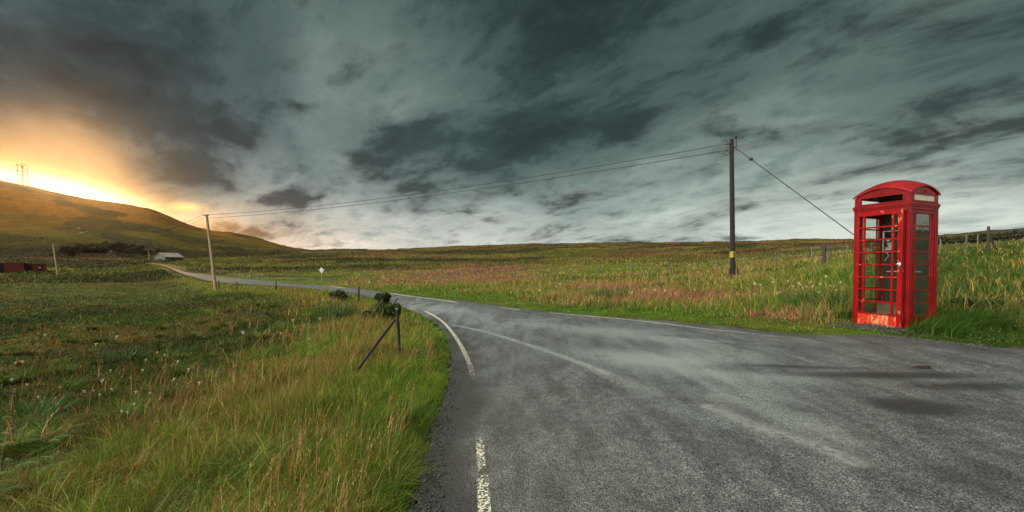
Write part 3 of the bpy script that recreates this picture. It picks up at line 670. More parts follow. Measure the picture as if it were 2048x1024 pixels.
def grass_right():
    parts = []
    for n, r0, r1, p in ((120000, 6, 26, 2.0), (120000, 18, 130, 2.2)):
        x, y = scatter(n, R(-22), R(56), r0, r1, p); m = ok(x, y, .0) & ~leftside(x, y); x, y = x[m], y[m]
        tan, dark, yel, rust, n1, n2, n3, n4, s, L, r = field_mix(x, y); k = len(x); th = np.arctan2(x, y)
        c = np.repeat(GREEN[None], k, 0)
        c = lerp(c, YEL[None], (rng.uniform(0, 1, k) < .25+.3*yel).astype(float)*.8)
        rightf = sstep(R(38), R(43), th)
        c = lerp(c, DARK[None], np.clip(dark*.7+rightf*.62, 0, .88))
        strip = 1-sstep(.5, 1.3, s)
        ist = rng.uniform(0, 1, k) < (tan*.5+.08)*(1-.7*strip)*(1-.5*rightf); c[ist] = TAN*rng.uniform(.8, 1.4, (ist.sum(), 1))
        isp = (rng.uniform(0, 1, k) < FLARE_MASK(x, y)) ; c[isp] = FLARE_PINK*rng.uniform(.7, 1.35, (isp.sum(), 1))
        iso = rng.uniform(0, 1, k) < .45*strip*sstep(.35, .6, n1); c[iso] = np.array((.20, .13, .02))
        tall = sstep(.9, 2.6, s)
        h = (.05+.27*tall*(.6+.8*fbm(x, y, .8, 2, 221)))*rng.uniform(.5, 1.3, k)
        h = np.where(ist & (tall > .5), h*1.3, h)*(1-.35*sstep(25, 80, r))
        w = np.maximum(.0045, .00105*r)*rng.uniform(.6, 1.4, k)
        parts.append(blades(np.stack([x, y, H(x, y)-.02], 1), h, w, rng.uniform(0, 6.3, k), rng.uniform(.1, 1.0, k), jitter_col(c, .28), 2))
    # long dark grass hanging round the phone box
    k = 9000; a = rng.uniform(0, 1, k)
    u = rng.uniform(-.75, 1.3, k); v = rng.uniform(-1.15, .9, k); m = ~((np.abs(u) < .47) & (np.abs(v) < .47)) & ~((u < -.4) & (v > -.52)); u, v = u[m], v[m]; k = len(u)
    x = bcx+u*ca-v*sa; y = bcy+u*sa+v*ca; m = sdist(x, y) > .05; x, y, u, v = x[m], y[m], u[m], v[m]; k = len(x)
    c = lerp(np.repeat(GREEN[None], k, 0), DARK[None], rng.uniform(0, 1, k)*.9)
    parts.append(blades(np.stack([x, y, H(x, y)-.02], 1), rng.uniform(.2, .52, k)*(.6+.7*fbm(x, y, .3, 2, 5)), np.full(k, .007), rng.uniform(3.6, 6.2, k), rng.uniform(.3, 1.3, k), jitter_col(c), 3))
    V, Q, T, C = join(parts)
    tag(mesh_np('roadside_grass', V, Q, T, M_grass, {'Col': C}), kind='stuff')
def grass_moor():
    parts = []
    x, y = scatter(110000, R(-54), R(54), 90, 480, 2.2); m = sdist(x, y) > 1.5; x, y = x[m], y[m]; r = np.hypot(x, y); k = len(x)
    c = land_colour(x, y)*rng.uniform(.6, 1.5, (k, 1))
    h = rng.uniform(.25, .7, k)*(.6+.8*fbm(x, y, 9, 3, 231)); w = np.maximum(.25, .0022*r)*rng.uniform(.6, 1.5, k)
    parts.append(blades(np.stack([x, y, H(x, y)-.05], 1), h, w, rng.uniform(0, 6.3, k), rng.uniform(.1, .6, k), c, 2))
    V, Q, T, C = join(parts)
    tag(mesh_np('moor_tussocks', V, Q, T, M_grass, {'Col': C}), kind='stuff')
def gravel():
    n = 4500; i = rng.integers(0, 14*8, n); t = rng.uniform(0, 1, n); side = rng.uniform(0, 1, n) < .6
    A = np.where(side[:, None], LC[40+i % 90], RC[10+i % 80]); B_ = np.where(side[:, None], LC[41+i % 90], RC[11+i % 80])
    P = A*(1-t)[:, None]+B_*t[:, None]; P = P+rng.normal(0, .06, (n, 2))+np.where(side[:, None], (.05, 0), (0, -.05))
    u = rng.uniform(-1.25, -.47, 1600); v = rng.normal(-.05, .42, 1600); P = np.vstack([P, np.stack([bcx+u*ca-v*sa, bcy+u*sa+v*ca], 1)])
    lx, ly = booth_local(P[:,0], P[:,1]); m = ~((np.abs(lx) < .5) & (np.abs(ly) < .5)); P = P[m]; n = len(P)
    r = rng.uniform(.003, .011, n)*np.where(rng.uniform(0, 1, n) < .05, 1.8, 1); z = Hbase(P[:,0], P[:,1])+.010+.0006*np.hypot(P[:,0], P[:,1])
    z = np.maximum(z, np.where(sdist(P[:,0], P[:,1]) > .02, H(P[:,0], P[:,1])-.008, -9))
    dirs = np.array([(1,0,0),(0,1,0),(-1,0,0),(0,-1,0),(0,0,1.0),(0,0,-.6)]); V = np.stack([P[:,0], P[:,1], z], 1)[:, None]+dirs[None]*r[:, None, None]*rng.uniform(.6, 1.4, (n, 6, 1))
    f = np.array([(0,1,4),(1,2,4),(2,3,4),(3,0,4),(1,0,5),(2,1,5),(3,2,5),(0,3,5)]); T = (np.arange(n)*6)[:, None, None]+f[None]
    c = np.repeat(rng.uniform(.02, .13, (n, 1))*np.array([[1, .95, .85]]), 6, 0)
    tag(mesh_np('gravel', V.reshape(-1, 3), None, T.reshape(-1, 3), M_stuffstone, {'Col': c}), kind='stuff')
M_stuffstone = leafmat('gravel_stones', 0.0, rough=.7)
grass_left(); grass_right(); grass_moor(); gravel()

# ------------------------------------------------------------------ plants as things
def clump_obj(name, x, y, n, hh, spread, w, c, bend=(.1,.6), segs=3, z=None):
    P = np.zeros((n, 3)); a = rng.uniform(0, 6.3, n); q = np.sqrt(rng.uniform(0, 1, n))*spread; P[:,0] = np.cos(a)*q; P[:,1] = np.sin(a)*q
    z0 = h1(x, y) if z is None else z
    P[:,2] = H(P[:,0]+x, P[:,1]+y)-z0-.03
    az = a+rng.normal(0, .5, n)
    cc = jitter_col(np.repeat(np.array(c)[None], n, 0), .3)
    V, Q, T, C = blades(P, rng.uniform(.6, 1.1, n)*hh, np.full(n, w)*rng.uniform(.7, 1.3, n), az, rng.uniform(bend[0], bend[1], n), cc, segs)
    o = mesh_np(name, V, Q, T, M_leaf, {'Col': C}); o.location = (x, y, z0); return o
def ground_px(px, py):      # where the land is seen at a pixel
    d = ray(px, py); D = np.exp(np.linspace(math.log(1.5), math.log(900), 1500)); x = d[0]/d[1]*D; z = EYE+d[2]/d[1]*D
    below = z < H(x, D); i = int(np.argmax(below)); return float(x[i]), float(D[i])
def rushes(px, py, n, hh, sp, label, c=(.035,.075,.02), w=.012, bend=(.05,.35)):
    x, y = ground_px(px, py); tag(clump_obj('rush_clump', x, y, n, hh, sp, w, c, bend), label, 'plant')
rushes(668, 640, 260, .75, .75, 'tall dark green clump of rushes in the field left of the bush', w=.02)
rushes(250, 722, 130, .42, .35, 'low dark green iris clump in the middle of the left field', w=.02, bend=(.2,.9))
rushes(70, 835, 120, .42, .30, 'arching green iris clump at the left edge of the field', w=.016, bend=(.3,1.2), c=(.05,.11,.03))
rushes(1640, 615, 240, .62, .8, 'dark upright clump of rushes just left of the red phone box', w=.016)
rushes(1215, 600, 200, .6, .9, 'dark green clump of rushes on the far verge in mid picture', w=.025)
rushes(540, 935, 170, .42, .25, 'bright green arching tussock on the near verge', c=(.12,.18,.03), w=.007, bend=(.4,1.5))
rushes(410, 985, 190, .40, .28, 'long bending green grass tussock at the bottom of the verge', c=(.09,.16,.03), w=.007, bend=(.5,1.6))
def frond_mesh(c):
    vs = []; fs = []; cs = []
    nf = 9
    for k in range(nf):
        az = k*2*math.pi/nf+random.uniform(-.3, .3); L = random.uniform(.35, .55); el = random.uniform(.7, 1.15)
        for i in range(2, 19):
            t = i/19; r = L*t*math.cos(el*(1-.5*t)); z = L*(t*math.sin(el)-.75*t*t*math.sin(el)*.9)+.05
            px, py = math.cos(az)*r, math.sin(az)*r; ln = .075*math.sin(math.pi*min(1, t*.9+.08))
            for sgn in (-1, 1):
                ax = az+sgn*1.15; o = len(vs)
                ex, ey = px+math.cos(ax)*ln, py+math.sin(ax)*ln
                wx, wy = math.cos(az)*.0055, math.sin(az)*.0055
                vs += [(px-wx, py-wy, z), (px+wx, py+wy, z), (ex, ey, z-.25*ln)]; fs.append((o, o+1, o+2)); v = random.uniform(.7, 1.3); cs += [(c[0]*v, c[1]*v, c[2]*v)]*3
    return np.array(vs), np.array(fs), np.array(cs)
M_fern = leafmat('fern_leaves', .12)
fern_spots = [((30, 905), 1.0), ((95, 895), .8), ((20, 960), .9), ((150, 880), .7), ((10, 870), .8), ((120, 940), .7), ((70, 990), .8)]
fv, ff, fc = frond_mesh((.045, .115, .025)); fern0 = None
fern_lbl = ['feathery green fern at the left edge, second from the top of its patch', 'green fern between two others beside the dark hollow', 'low fern at the left edge under the others', 'small fern standing furthest right in the lower left corner', 'topmost fern at the left edge of the picture', 'pale green fern next to dry grass stalks', 'lowest fern in the bottom left corner']
for i, ((px, py), s_) in enumerate(fern_spots):
    x, y = ground_px(px, py)
    if fern0 is None: o = fern0 = mesh_np('fern', fv, None, ff, M_fern, {'Col': fc})
    else: o = fern0.copy(); col.objects.link(o)
    o.location = (x, y, h1(x, y)-.02); o.scale = (s_,)*3; o.rotation_euler = (0, 0, i*1.3); tag(o, fern_lbl[i], 'fern', 'ferns at the lower left')
def leafcloud(n, blobs, size, c, var=.35):
    V = np.zeros((n*4, 3)); C = np.zeros((n*4, 3)); b = np.array([q[:3] for q in blobs]); rr = np.array([q[3:6] for q in blobs])
    i = rng.integers(0, len(blobs), n); d = rng.normal(0, 1, (n, 3)); d /= np.linalg.norm(d, axis=1)[:, None]
    P = b[i]+d*rr[i]*(rng.uniform(.25, 1, (n, 1))**.5)
    u = rng.normal(0, 1, (n, 3)); u /= np.linalg.norm(u, axis=1)[:, None]; v = np.cross(u, rng.normal(0, 1, (n, 3))); v /= np.linalg.norm(v, axis=1)[:, None]
    s = size*rng.uniform(.5, 1.4, (n, 1)); V[0::4] = P-u*s; V[1::4] = P+v*s*.5; V[2::4] = P+u*s; V[3::4] = P-v*s*.5
    cc = np.array(c)[None]*np.exp(rng.normal(0, var, (n, 1)))*(.7+.6*rng.uniform(0, 1, len(blobs))[i][:, None])
    for k in range(4): C[k::4] = cc
    return V, np.arange(n*4).reshape(n, 4), C
# gorse bush by the bend
def bush(name, px, D, w, h, n, size, c, label, cat, seed=0):
    x, y = plan(px, D); z = h1(x, y)-.05
    root = empty(name, (x, y, z), 0, label, cat)
    bl = []
    for k in range(16):
        a = random.uniform(0, 6.3); q = random.uniform(0, .36)*w; bl.append((math.cos(a)*q*1.15, math.sin(a)*q*1.15, h*random.uniform(.15, .85)*(1-q/w*.9), w*random.uniform(.07, .20), w*random.uniform(.07, .20), h*random.uniform(.10, .26)))
    V, Q, C = leafcloud(n, bl, size, c); o = mesh_np('foliage', V, Q, None, M_leaf, {'Col': C}); o.parent = root
    m = MB()
    for k in range(6):
        a = random.uniform(0, 6.3); m.tube([(0,0,-.1), (math.cos(a)*w*.12, math.sin(a)*w*.12, h*.3), (math.cos(a)*w*.3, math.sin(a)*w*.3, h*.7)], [.03*h+.01, .02*h+.005, .008*h], 5)
    m.build('stem', M_wood, root)
bush('gorse_bush', 768, 12.7, 1.3, .95, 8000, .032, (.050, .075, .016), 'dark rounded gorse bush on the inside of the road bend', 'bush')
bush('low_bush', 680, 21.0, 1.3, .6, 1500, .06, (.035, .05, .015), 'low dark scrubby bush behind the rushes near the road bend', 'bush')
bush('low_bush', 1945, 9.2, 1.0, .45, 3000, .035, (.03, .06, .012), 'dark leafy bramble bush in the grass right of the phone box', 'bush')

# meadowsweet heads
def flower_mesh():
    vs = []; fs = []
    m = MB(); m.tube([(0,0,-.05), (.002,0,-.02), (.0,.001,0)], .0015, 4)
    for k in range(16):
        a = random.uniform(0, 6.3); q = random.uniform(0, .03); m.ball((math.cos(a)*q, math.sin(a)*q, random.uniform(-.01, .035)), random.uniform(.004, .008), 1)
    return m
M_flower = simple('cream_petals', (.62, .56, .36), .7, .2, 30, bump=0)
fl0 = flower_mesh().build('meadowsweet', M_flower)
left_f = [(46,737),(32,742),(192,700),(355,862-125),(292,742),(286,757),(222,768),(348,777),(376,785),(378,768),(205,795),(170,803),(272,802),(200,815),(268,829),(188,815),(55,788),(25,785),(78,820),(245,850),(256,848),(668,632),(684,630),(640,648),(487,677),(585,647),(540,672),(562,685),(618,688),(322,592),(290,588),(277,588),(305,590),(90,680),(234,682),(486,674),(120,790),(400,790),(315,725),(330,720),(300,812),(225,808)]
right_f = [(1508,577),(1511,578),(1520,576),(1600,577),(1652,563),(1598,575),(1606,584),(1613,588),(1625,586),(1630,585),(1638,594),(1576,573),(1688,592),(1478,602),(1510,600),(1560,590),(1586,582),(1645,600),(1660,580),(1672,596),(1035,584),(1050,587),(1056,586),(1080,585),(1022,590),(1120,573),(1112,575),(1178,570),(1198,570),(1192,572),(1264,592),(1130,580),(1160,578),(1235,590),(1330,588),(1350,592),(1545,575),(1621,576),(1680,575),(1290,585),(1310,590),(1390,585),(1640,575),(1555,602)]
first = True
for lst, lb, gr in ((left_f, 'small cream meadowsweet flower head in the left meadow', 'meadowsweet in the left meadow'), (right_f, 'small cream meadowsweet flower head on the far verge', 'meadowsweet on the far verge')):
    for (px, py) in lst:
        hgt = .30; x, y = ground_px(px, py+6); z = h1(x, y)
        rr = math.hypot(x, y)
        o = fl0 if first else fl0.copy()
        if not first: col.objects.link(o)
        first = False
        o.location = (x, y, z+random.uniform(.16, .28)); k = random.uniform(.55, 1.0)*min(2.0, max(.8, rr/10)); o.scale = (k, k, k); o.rotation_euler = (0, 0, random.uniform(0, 6))
        tag(o, lb, 'flower', gr)

# ------------------------------------------------------------------ poles and wires
def pole(px, D, py_top, px_top, rad, mat_, label, steps=0, band=None):
    x, y = plan(px, D); z = h1(x, y)-.1; top = at(px_top, py_top, D)
    root = empty('telegraph_pole', (x, y, z), 0, label, 'telegraph pole', 'poles of the telephone line')
    tx = Vector((top.x-x, 0, top.z-z)); H_ = tx.z
    MB().tube([tx*t for t in (0, .25, .5, .75, 1)], [rad*1.12, rad*1.05, rad, rad*.93, rad*.86], 14).build('shaft', mat_, root, smooth=False)
    return root, Vector((x, y, z)), tx
PR, pb, pt = pole(1466, 23.0, 278, 1463, .122, M_pole, 'tall dark telegraph pole with a yellow plate, left of the phone box')
def plate(root, p, tx, t0, t1, rad, m_, name):
    a, b = tx*t0, tx*t1; MB().tube([a, b], rad, 14).build(name, m_, root)
k0 = (at(1466, 515, 23).z-pb.z)/pt.z; k1 = (at(1466, 503, 23).z-pb.z)/pt.z
plate(PR, pb, pt, k0, k1, .142, M_yellow, 'warning_plate')
MB().tube([pt*k0+Vector((-.02,-.18,.02)), pt*k1+Vector((-.02,-.18,-.02))], .03, 6).build('plate_strip', M_dark, PR)
for sx in (-.24, .26): MB().tube([(sx*1.1, -.05, 0), (sx*.8, -.05, .55+.3*abs(sx)), (sx*.75, -.05, .62)], .05, 8).build('base_stake', M_wood, PR)
# fittings at the top
for dz, dx in ((-.28, -.26), (-.62, -.30)):
    m = MB().tube([pt+Vector((-.05,-.05,dz)), pt+Vector((dx,-.1,dz))], .02, 6); m.ball(tuple(pt+Vector((dx,-.1,dz))), .055, 2, (1,1,1.3)); m.build('insulator', M_insul, PR)
def loop_pts(c, rx, rz, a0, a1, n=14): return [Vector((c[0]+rx*math.cos(R(a0+(a1-a0)*k/n)), c[1], c[2]+rz*math.sin(R(a0+(a1-a0)*k/n)))) for k in range(n+1)]
MB().tube(loop_pts(pt+Vector((-.38,-.1,-.22)), .10, .16, 0, 190), .012, 5).build('jumper_cable', M_wire, PR)
MB().tube(loop_pts(pt+Vector((-.30,-.1,-.62)), .15, .28, 175, 350), .012, 5).build('jumper_cable', M_wire, PR)
MB().tube([pt+Vector((.14,-.1,.10)), pt+Vector((.20,-.1,.0)), pt+Vector((.21,-.1,-.4)), pt+Vector((.14,-.1,-.5))], .03, 6).ball(tuple(pt+Vector((.17,-.1,.08))), .07).build('cable_bracket', M_dark, PR)
PL, lb_, lt = pole(431, 44.0, 429, 413, .13, M_polel, 'pale leaning telegraph pole beside the far road')
k0 = .10; plate(PL, lb_, lt, .105, .14, .155, M_yellow, 'warning_plate')
MB().tube([lt+Vector((-.22,-.1,-.12)), lt+Vector((.25,-.1,-.12))], .03, 6).ball(tuple(lt+Vector((-.22,-.1,-.05))), .06).ball(tuple(lt+Vector((.25,-.1,-.05))), .06).build('cross_bracket', M_insul, PL)
P3, p3b, p3t = pole(116, 98.0, 487, 106, .16, M_polel, 'slender pale pole standing in the field near the red shed')
P4, p4b, p4t = pole(299, 185.0, 502, 297, .16, M_polel, 'tiny distant pole in front of the hill by the grey barn')
def wire(name, a, b, sag, r, m_, label, n=40, parent=None):
    pts = [a.lerp(b, t)+Vector((0,0,-4*sag*t*(1-t))) for t in np.linspace(0, 1, n)]
    o = MB().tube(pts, r, 5).build(name, m_, parent); 
    if label: tag(o, label, 'cable')
    return o
A1 = pb+pt+Vector((-.28,-.1,-.28)); A2 = pb+pt+Vector((-.36,-.1,-.62)); B1 = lb_+lt+Vector((.25,-.1,-.05)); B2 = lb_+lt+Vector((.2,-.1,-.38))
wire('overhead_wire', A1, B1, .55, .017, M_wire, 'upper of the two thin black wires strung between the telegraph poles')
wire('overhead_wire', A2, B2, .50, .017, M_wire, 'lower of the two thin black wires strung between the telegraph poles')
e1 = at(355, 447, 75)
wire('overhead_wire', lb_+lt+Vector((-.22,-.1,-.05)), at(300, 458, 105), .5, .02, M_wire, 'upper wire running left from the leaning pole toward the hill')
wire('overhead_wire', lb_+lt+Vector((-.2,-.1,-.38)), at(300, 470, 105), .5, .02, M_wire, 'lower wire running left from the leaning pole toward the hill')
ga = pb+pt+Vector((.12,-.05,-.42)); 
gx, gy = plan(1845, 17.0); gb = Vector((gx, gy, h1(gx, gy)))
gd = at(1700, 464, 19.3)
gb = ga+(gd-ga)*1.0; ext = (gd-ga); tt_ = 1.0
while (ga+ext*tt_).z > h1((ga+ext*tt_).x, (ga+ext*tt_).y)-.05 and tt_ < 3: tt_ += .01
gend = ga+ext*tt_
G = empty('guy_wire', tuple(gend), 0, 'stay wire slanting down from the dark pole to behind the phone box', 'cable')
MB().tube([ga-gend, Vector((0,0,0))], .022, 6).build('strand', M_wire, G)
gi = at(1510, 322, ga.y+(gend.y-ga.y)*.175)
gi = ga+(gend-ga)*((1510-1473)/(1700-1473)*1.0/tt_*1.02)
MB().ball(tuple(gi-gend), .09, 2, (1.3, 1, 1)).build('strain_insulator', M_insul, G)

# ------------------------------------------------------------------ fences
def fence(pts, step, height, rad, mat_, label, wires=4, big=None, lean=.04):
    C = spline([plan(*p) for p in pts], 20); d = np.concatenate([[0], np.cumsum(np.linalg.norm(np.diff(C, axis=0), axis=1))])
    n = int(d[-1]/step); root = None; tops = []; prev = None
    for k in range(n+1):
        s = k*step+random.uniform(-.15, .15)*step*.5; x = float(np.interp(s, d, C[:,0])); y = float(np.interp(s, d, C[:,1])); z = h1(x, y)
        if root is None: root = empty('wire_fence', (x, y, z), 0, label, 'fence')
        o = Vector(root.location); b = Vector((x, y, z-.1))-o; hh = height*random.uniform(.88, 1.1); t = b+Vector((random.uniform(-lean, lean)*hh, random.uniform(-lean, lean)*hh, hh+.1))
        r_ = rad*(1.9 if big and k in big else 1)*random.uniform(.85, 1.15)
        MB().tube([b, b.lerp(t, .5), t], [r_, r_, r_*.9], 6).build('post', mat_, root)
        tops.append((Vector((x, y, z))-o, hh))
    m = MB()
    for q in range(wires):
        f_ = .25+.68*q/(wires-1)
        m.tube([p+Vector((0,0,min(h_, height)*f_)) for p, h_ in tops], .006, 4, False)
    m.build('wires', M_fwire, root)
    return root
fence([(2330,19.5),(2150,21.5),(1990,24),(1820,25.5),(1648,27),(1548,29),(1450,32),(1350,37),(1210,41),(1100,44),(990,49),(895,55),(800,62),(700,70),(600,80)], 3.2, 1.2, .042, M_fpost, 'long post and wire fence running beyond the far verge and behind the phone box')
fence([(1430,44),(1520,43),(1600,42),(1720,40),(1800,40),(1900,40),(2000,38),(2120,36)], 2.8, 1.15, .045, M_postp, 'pale post fence further back on the moor behind the dark pole')
fence([(330,130),(400,92),(470,70),(540,56),(600,50),(670,43),(760,36)], 4.5, .8, .035, M_fpost, 'thin fence of dark stakes along the far side of the distant road')
def strainer(px, D, h, r, brace, label, cat='post', name='fence_post', mat_=M_wood, lean=(0,0), off=-.05):
    x, y = plan(px, D); z = h1(x, y)
    root = empty(name, (x, y, z), 0, label, cat)
    top = Vector((lean[0], lean[1], h)); MB().tube([(0,0,-.2), top*.5, top], [r*1.05, r, r*.93], 10).build('upright', mat_, root, bevel=.006)
    if brace:
        bx, by, bh = brace; e = Vector((bx, by, h1(x+bx, y+by)-z-.08)); MB().tube([e, top*bh+Vector((0,-r,0))], r*.75, 8).build('brace', mat_, root)
    return root
strainer(1975, 23.5, 1.42, .065, (.55, -.1, .55), 'dark fence strainer post with a short brace at the right of the picture')
strainer(1648, 26.0, 1.35, .11, None, 'thick grey gatepost left of the phone box')
# near-left strainer at the bend
sx_, sy_ = plan(799, 6.7)
def near_strainer():
    D = 6.9; x, y = plan(800, D); z = h1(x, y); root = empty('fence_post', (x, y, z), 0, 'near dark metal post with a long slanting brace in the verge grass', 'post')
    top = at(794, 618, D)-Vector((x, y, z))
    MB().tube([(0,0,-.1), top*.5, top], .024, 10).build('upright', M_strut, root); MB().ball(tuple(top), .028, 2, (1,1,.7)).build('cap', M_postp, root)
    a = at(790, 640, D)-Vector((x, y, z)); b = at(718, 736, 5.6)-Vector((x, y, z))
    MB().tube([a, a.lerp(b, .5)+Vector((0,0,.01)), b], .019, 8).build('brace', M_strut, root)
M_strut = simple('dark_rusted_steel', (.022, .016, .015), .6, .5, 12, bump=.3, metal=.2)
near_strainer()
o = MB().tube([at(742, 634, 12.2), at(766, 600, 12.2)], .03, 7).build('leaning_stick', M_wood); tag(o, 'thin grey stake leaning into the gorse bush', 'stake')
for px, D, h, lb in ((473, 40, .8, 'small dark stake in the field between the leaning pole and the bend'), (551, 33, .8, 'short wooden stake nearest the middle of the left roadside'), (716, 19.5, .75, 'squat dark stub post just before the road bend'), (437, 43, 1.0, 'dark stub post at the foot of the leaning pole')):
    x, y = plan(px, D); z = h1(x, y); m = MB().tube([(0,0,-.1), (.02,0,h*.6), (.03,0,h)], [.055,.05,.04], 7); o = m.build('stake', M_wood); o.location = (x, y, z); tag(o, lb, 'stake')

# ------------------------------------------------------------------ passing place sign
def sign():
    D = 47.0; x, y = plan(643, D); b = at(643, 561, D); z = min(b.z, h1(x, y)); root = empty('road_sign', (x, y, z), 0, 'white diamond road sign on a thin grey post beside the far road', 'road sign')
    ctr = at(643, 540.5, D)-Vector((x, y, z)); r_ = 5.4/F*D
    MB().tube([(0,.04,-.1), (0,.04,ctr.z+.1)], .035, 8).build('post', M_grey, root)
    s = MB().poly([tuple(ctr+Vector((0,0,r_))), tuple(ctr+Vector((-r_,0,0))), tuple(ctr+Vector((0,0,-r_))), tuple(ctr+Vector((r_,0,0)))], (0,.02,0)).build('sign_plate', M_white, root, bevel=.004)
    for k, tx in enumerate(('PASSING', 'PLACE')):
        cu = bpy.data.curves.new('lettering', 'FONT'); cu.body = tx; cu.size = .15; cu.align_x = 'CENTER'; cu.extrude = .002
        ob = bpy.data.objects.new('lettering', cu); col.objects.link(ob); ob.rotation_euler = (R(90), 0, 0); ob.location = ctr+Vector((0,-.006,.01-.14*k))
        bpy.context.view_layer.update(); me = bpy.data.meshes.new_from_object(ob); ob2 = bpy.data.objects.new('lettering', me); col.objects.link(ob2)
        ob2.matrix_world = ob.matrix_world; me.materials.append(M_dark); bpy.data.objects.remove(ob); ob2.parent = s
M_grey = simple('galvanised_steel', (.30, .30, .28), .5, .2, 8, metal=.3, bump=0)
M_white = simple('white_sign_face', (.78, .76, .68), .45, .1, 5, bump=0)
sign()

# ------------------------------------------------------------------ red shed, barn, mast, trees, rocks
M_redshed = simple('faded_red_boards', (.13, .016, .012), .8, .4, 1.2, stretch=(4,4,.6), bump=.5)
M_void = simple('dark_opening', (.012, .010, .012), .9, .3, 3)
M_tin = simple('weathered_tin_roof', (.32, .27, .22), .6, .3, .8, bump=.3)
M_stone = simple('grey_stone_wall', (.14, .12, .11), .9, .4, 1.5, bump=.6)
def shed():
    D = 108; x, y = plan(45, D); z = at(45, 547, D).z; z = min(z, h1(x, y)+.3)-.3
    r = empty('red_shed', (x, y, z), R(47), 'long low faded red wooden shed at the left edge of the field', 'shed')
    k = D/F*.665; u = lambda px: (px-45)*k
    MB().box(u(-30), u(49), 0, 5, 0, 3.0).build('long_wing', M_redshed, r, bevel=.03); MB().box(u(49)+.01, u(95), .5, 4.5, .3, 2.8).build('end_wing', M_redshed, r, bevel=.03)
    MB().box(u(-31), u(50), -.15, 5.15, 3.0, 3.12).build('roof', M_stone, r); MB().box(u(50)+.02, u(96), .35, 4.65, 2.8, 2.9).build('roof', M_stone, r)
    MB().box(u(-14), u(9), -.06, .04, 0, 2.5).build('doorway', M_void, r)
    MB().box(u(53), u(64), .42, .52, .9, 2.4).build('window', M_void, r)
    w = MB().box(u(75), u(85), .42, .52, 1.2, 2.4).build('window', M_void, r); MB().box(u(77), u(83), .38, .41, 1.5, 2.0).build('pane', M_grey, w)
shed()
def barn():
    D = 175; x, y = plan(338, D); z = h1(x, y)-.4; z = at(338, 519, D).z
    r = empty('stone_barn', (x, y, z), R(77), 'small grey stone barn with pale tin roof at the end of the road', 'barn')
    L, W, hh, ap = 3.6, 2.7, .9, 2.5
    MB().poly([(-L,-W,-1.5),(-L,W,-1.5),(-L,W,hh),(-L,0,ap),(-L,-W,hh)], (2*L,0,0)).build('walls', M_stone, r)
    m = MB(); m.poly([(-L-.3,-W-.4,hh-.05),(-L-.3,0,ap+.12),(-L-.3,0,ap+.22),(-L-.3,-W-.4,hh+.07)], (2*L+.6,0,0)); m.poly([(-L-.3,W+.4,hh-.05),(-L-.3,0,ap+.121),(-L-.3,0,ap+.221),(-L-.3,W+.4,hh+.07)], (2*L+.6,0,0)); m.build('roof', M_tin, r)
    MB().box(-1, 0, -W-.06, -W+.05, -1.5, .5).build('door', M_void, r)
barn()
def mast():
    D = 640; b = at(46, 372, D); z = b.z-4; k = D/F
    r = empty('radio_mast', (b.x, b.y, z), 0, 'lattice radio mast standing on the crest of the hill against the sunset', 'mast')
    H_ = at(43, 330, D).z-z; w0, w1 = 4.2, 3.2; m = MB()
    cs = [(-1,-1),(1,-1),(1,1),(-1,1)]
    for a, b_ in cs: m.tube([(a*w0, b_*w0, 0), (a*w1, b_*w1, H_)], .38, 5)
    N = 7
    for q in range(N):
        t0, t1 = q/N, (q+1)/N; wa, wb = w0+(w1-w0)*t0, w0+(w1-w0)*t1
        for i in range(4):
            a, b_ = cs[i], cs[(i+1) % 4]
            m.tube([(a[0]*wa, a[1]*wa, H_*t0), (b_[0]*wb, b_[1]*wb, H_*t1)], .17, 4); m.tube([(a[0]*wb, a[1]*wb, H_*t1), (b_[0]*wb, b_[1]*wb, H_*t1)], .2, 4)
    m.build('lattice_tower', M_mast, r)
    for dx, dz, rr in ((-3.6, -1.5, 2.0), (3.8, -3.8, 1.6), (-3.2, -9, 1.3)):
        MB().tube([(dx, -3.5, H_+dz), (dx, -4.3, H_+dz)], rr, 14).build('dish_antenna', M_mast, r)
    MB().tube(loop_pts((0,0,H_), 3.2, 2.4, 0, 180), .35, 5).build('top_hoop', M_mast, r)
M_mast = simple('brown_steel', (.16, .08, .04), .6, .2, 1, metal=.2, bump=0)
mast()
def tree(px, D, hgt, label, c=(.020, .016, .006)):
    x, y = plan(px, D); z = h1(x, y)-.3; r = empty('hill_tree', (x, y, z), random.uniform(0, 6), label, 'tree', 'trees at the foot of the hill')
    m = MB(); m.tube([(0,0,0), (.1,.05,hgt*.4), (0,.1,hgt*.85)], [hgt*.035, hgt*.022, hgt*.006], 6)
    bl = []
    for k in range(9):
        a = k*2.4; q = hgt*random.uniform(.15, .38); zz = hgt*random.uniform(.3, .8)
        m.tube([(0,0,zz*.55), (math.cos(a)*q*.6, math.sin(a)*q*.6, zz*.85), (math.cos(a)*q, math.sin(a)*q, zz)], [hgt*.014, hgt*.009, hgt*.004], 4)
        bl.append((math.cos(a)*q*1.25, math.sin(a)*q*1.25, zz, hgt*.24, hgt*.24, hgt*.15))
    bl.append((0, 0, hgt*.86, hgt*.16, hgt*.16, hgt*.13))
    m.build('trunk', M_wood, r)
    V, Q, C = leafcloud(2400, bl, hgt*.030, c, .45); o = mesh_np('crown', V, Q, None, M_leaf, {'Col': C}); o.parent = r
tl = ['leftmost dark tree of the row at the foot of the hill', 'second dark tree from the left at the hill foot', 'dark tree directly behind the ruined bank', 'tallest dark tree in the middle of the hill foot row', 'broad dark tree right of the tallest one', 'dark tree left of the tiny distant pole', 'small dark tree between the distant pole and barn', 'smallest shrubby tree beside the barn']
for (px, D, hh), lb in zip(((138,222,6.5),(160,228,7.5),(186,232,7),(212,236,8),(240,230,7.5),(266,222,7),(285,214,6),(318,205,4)), tl): tree(px, D, hh*1.1, lb)
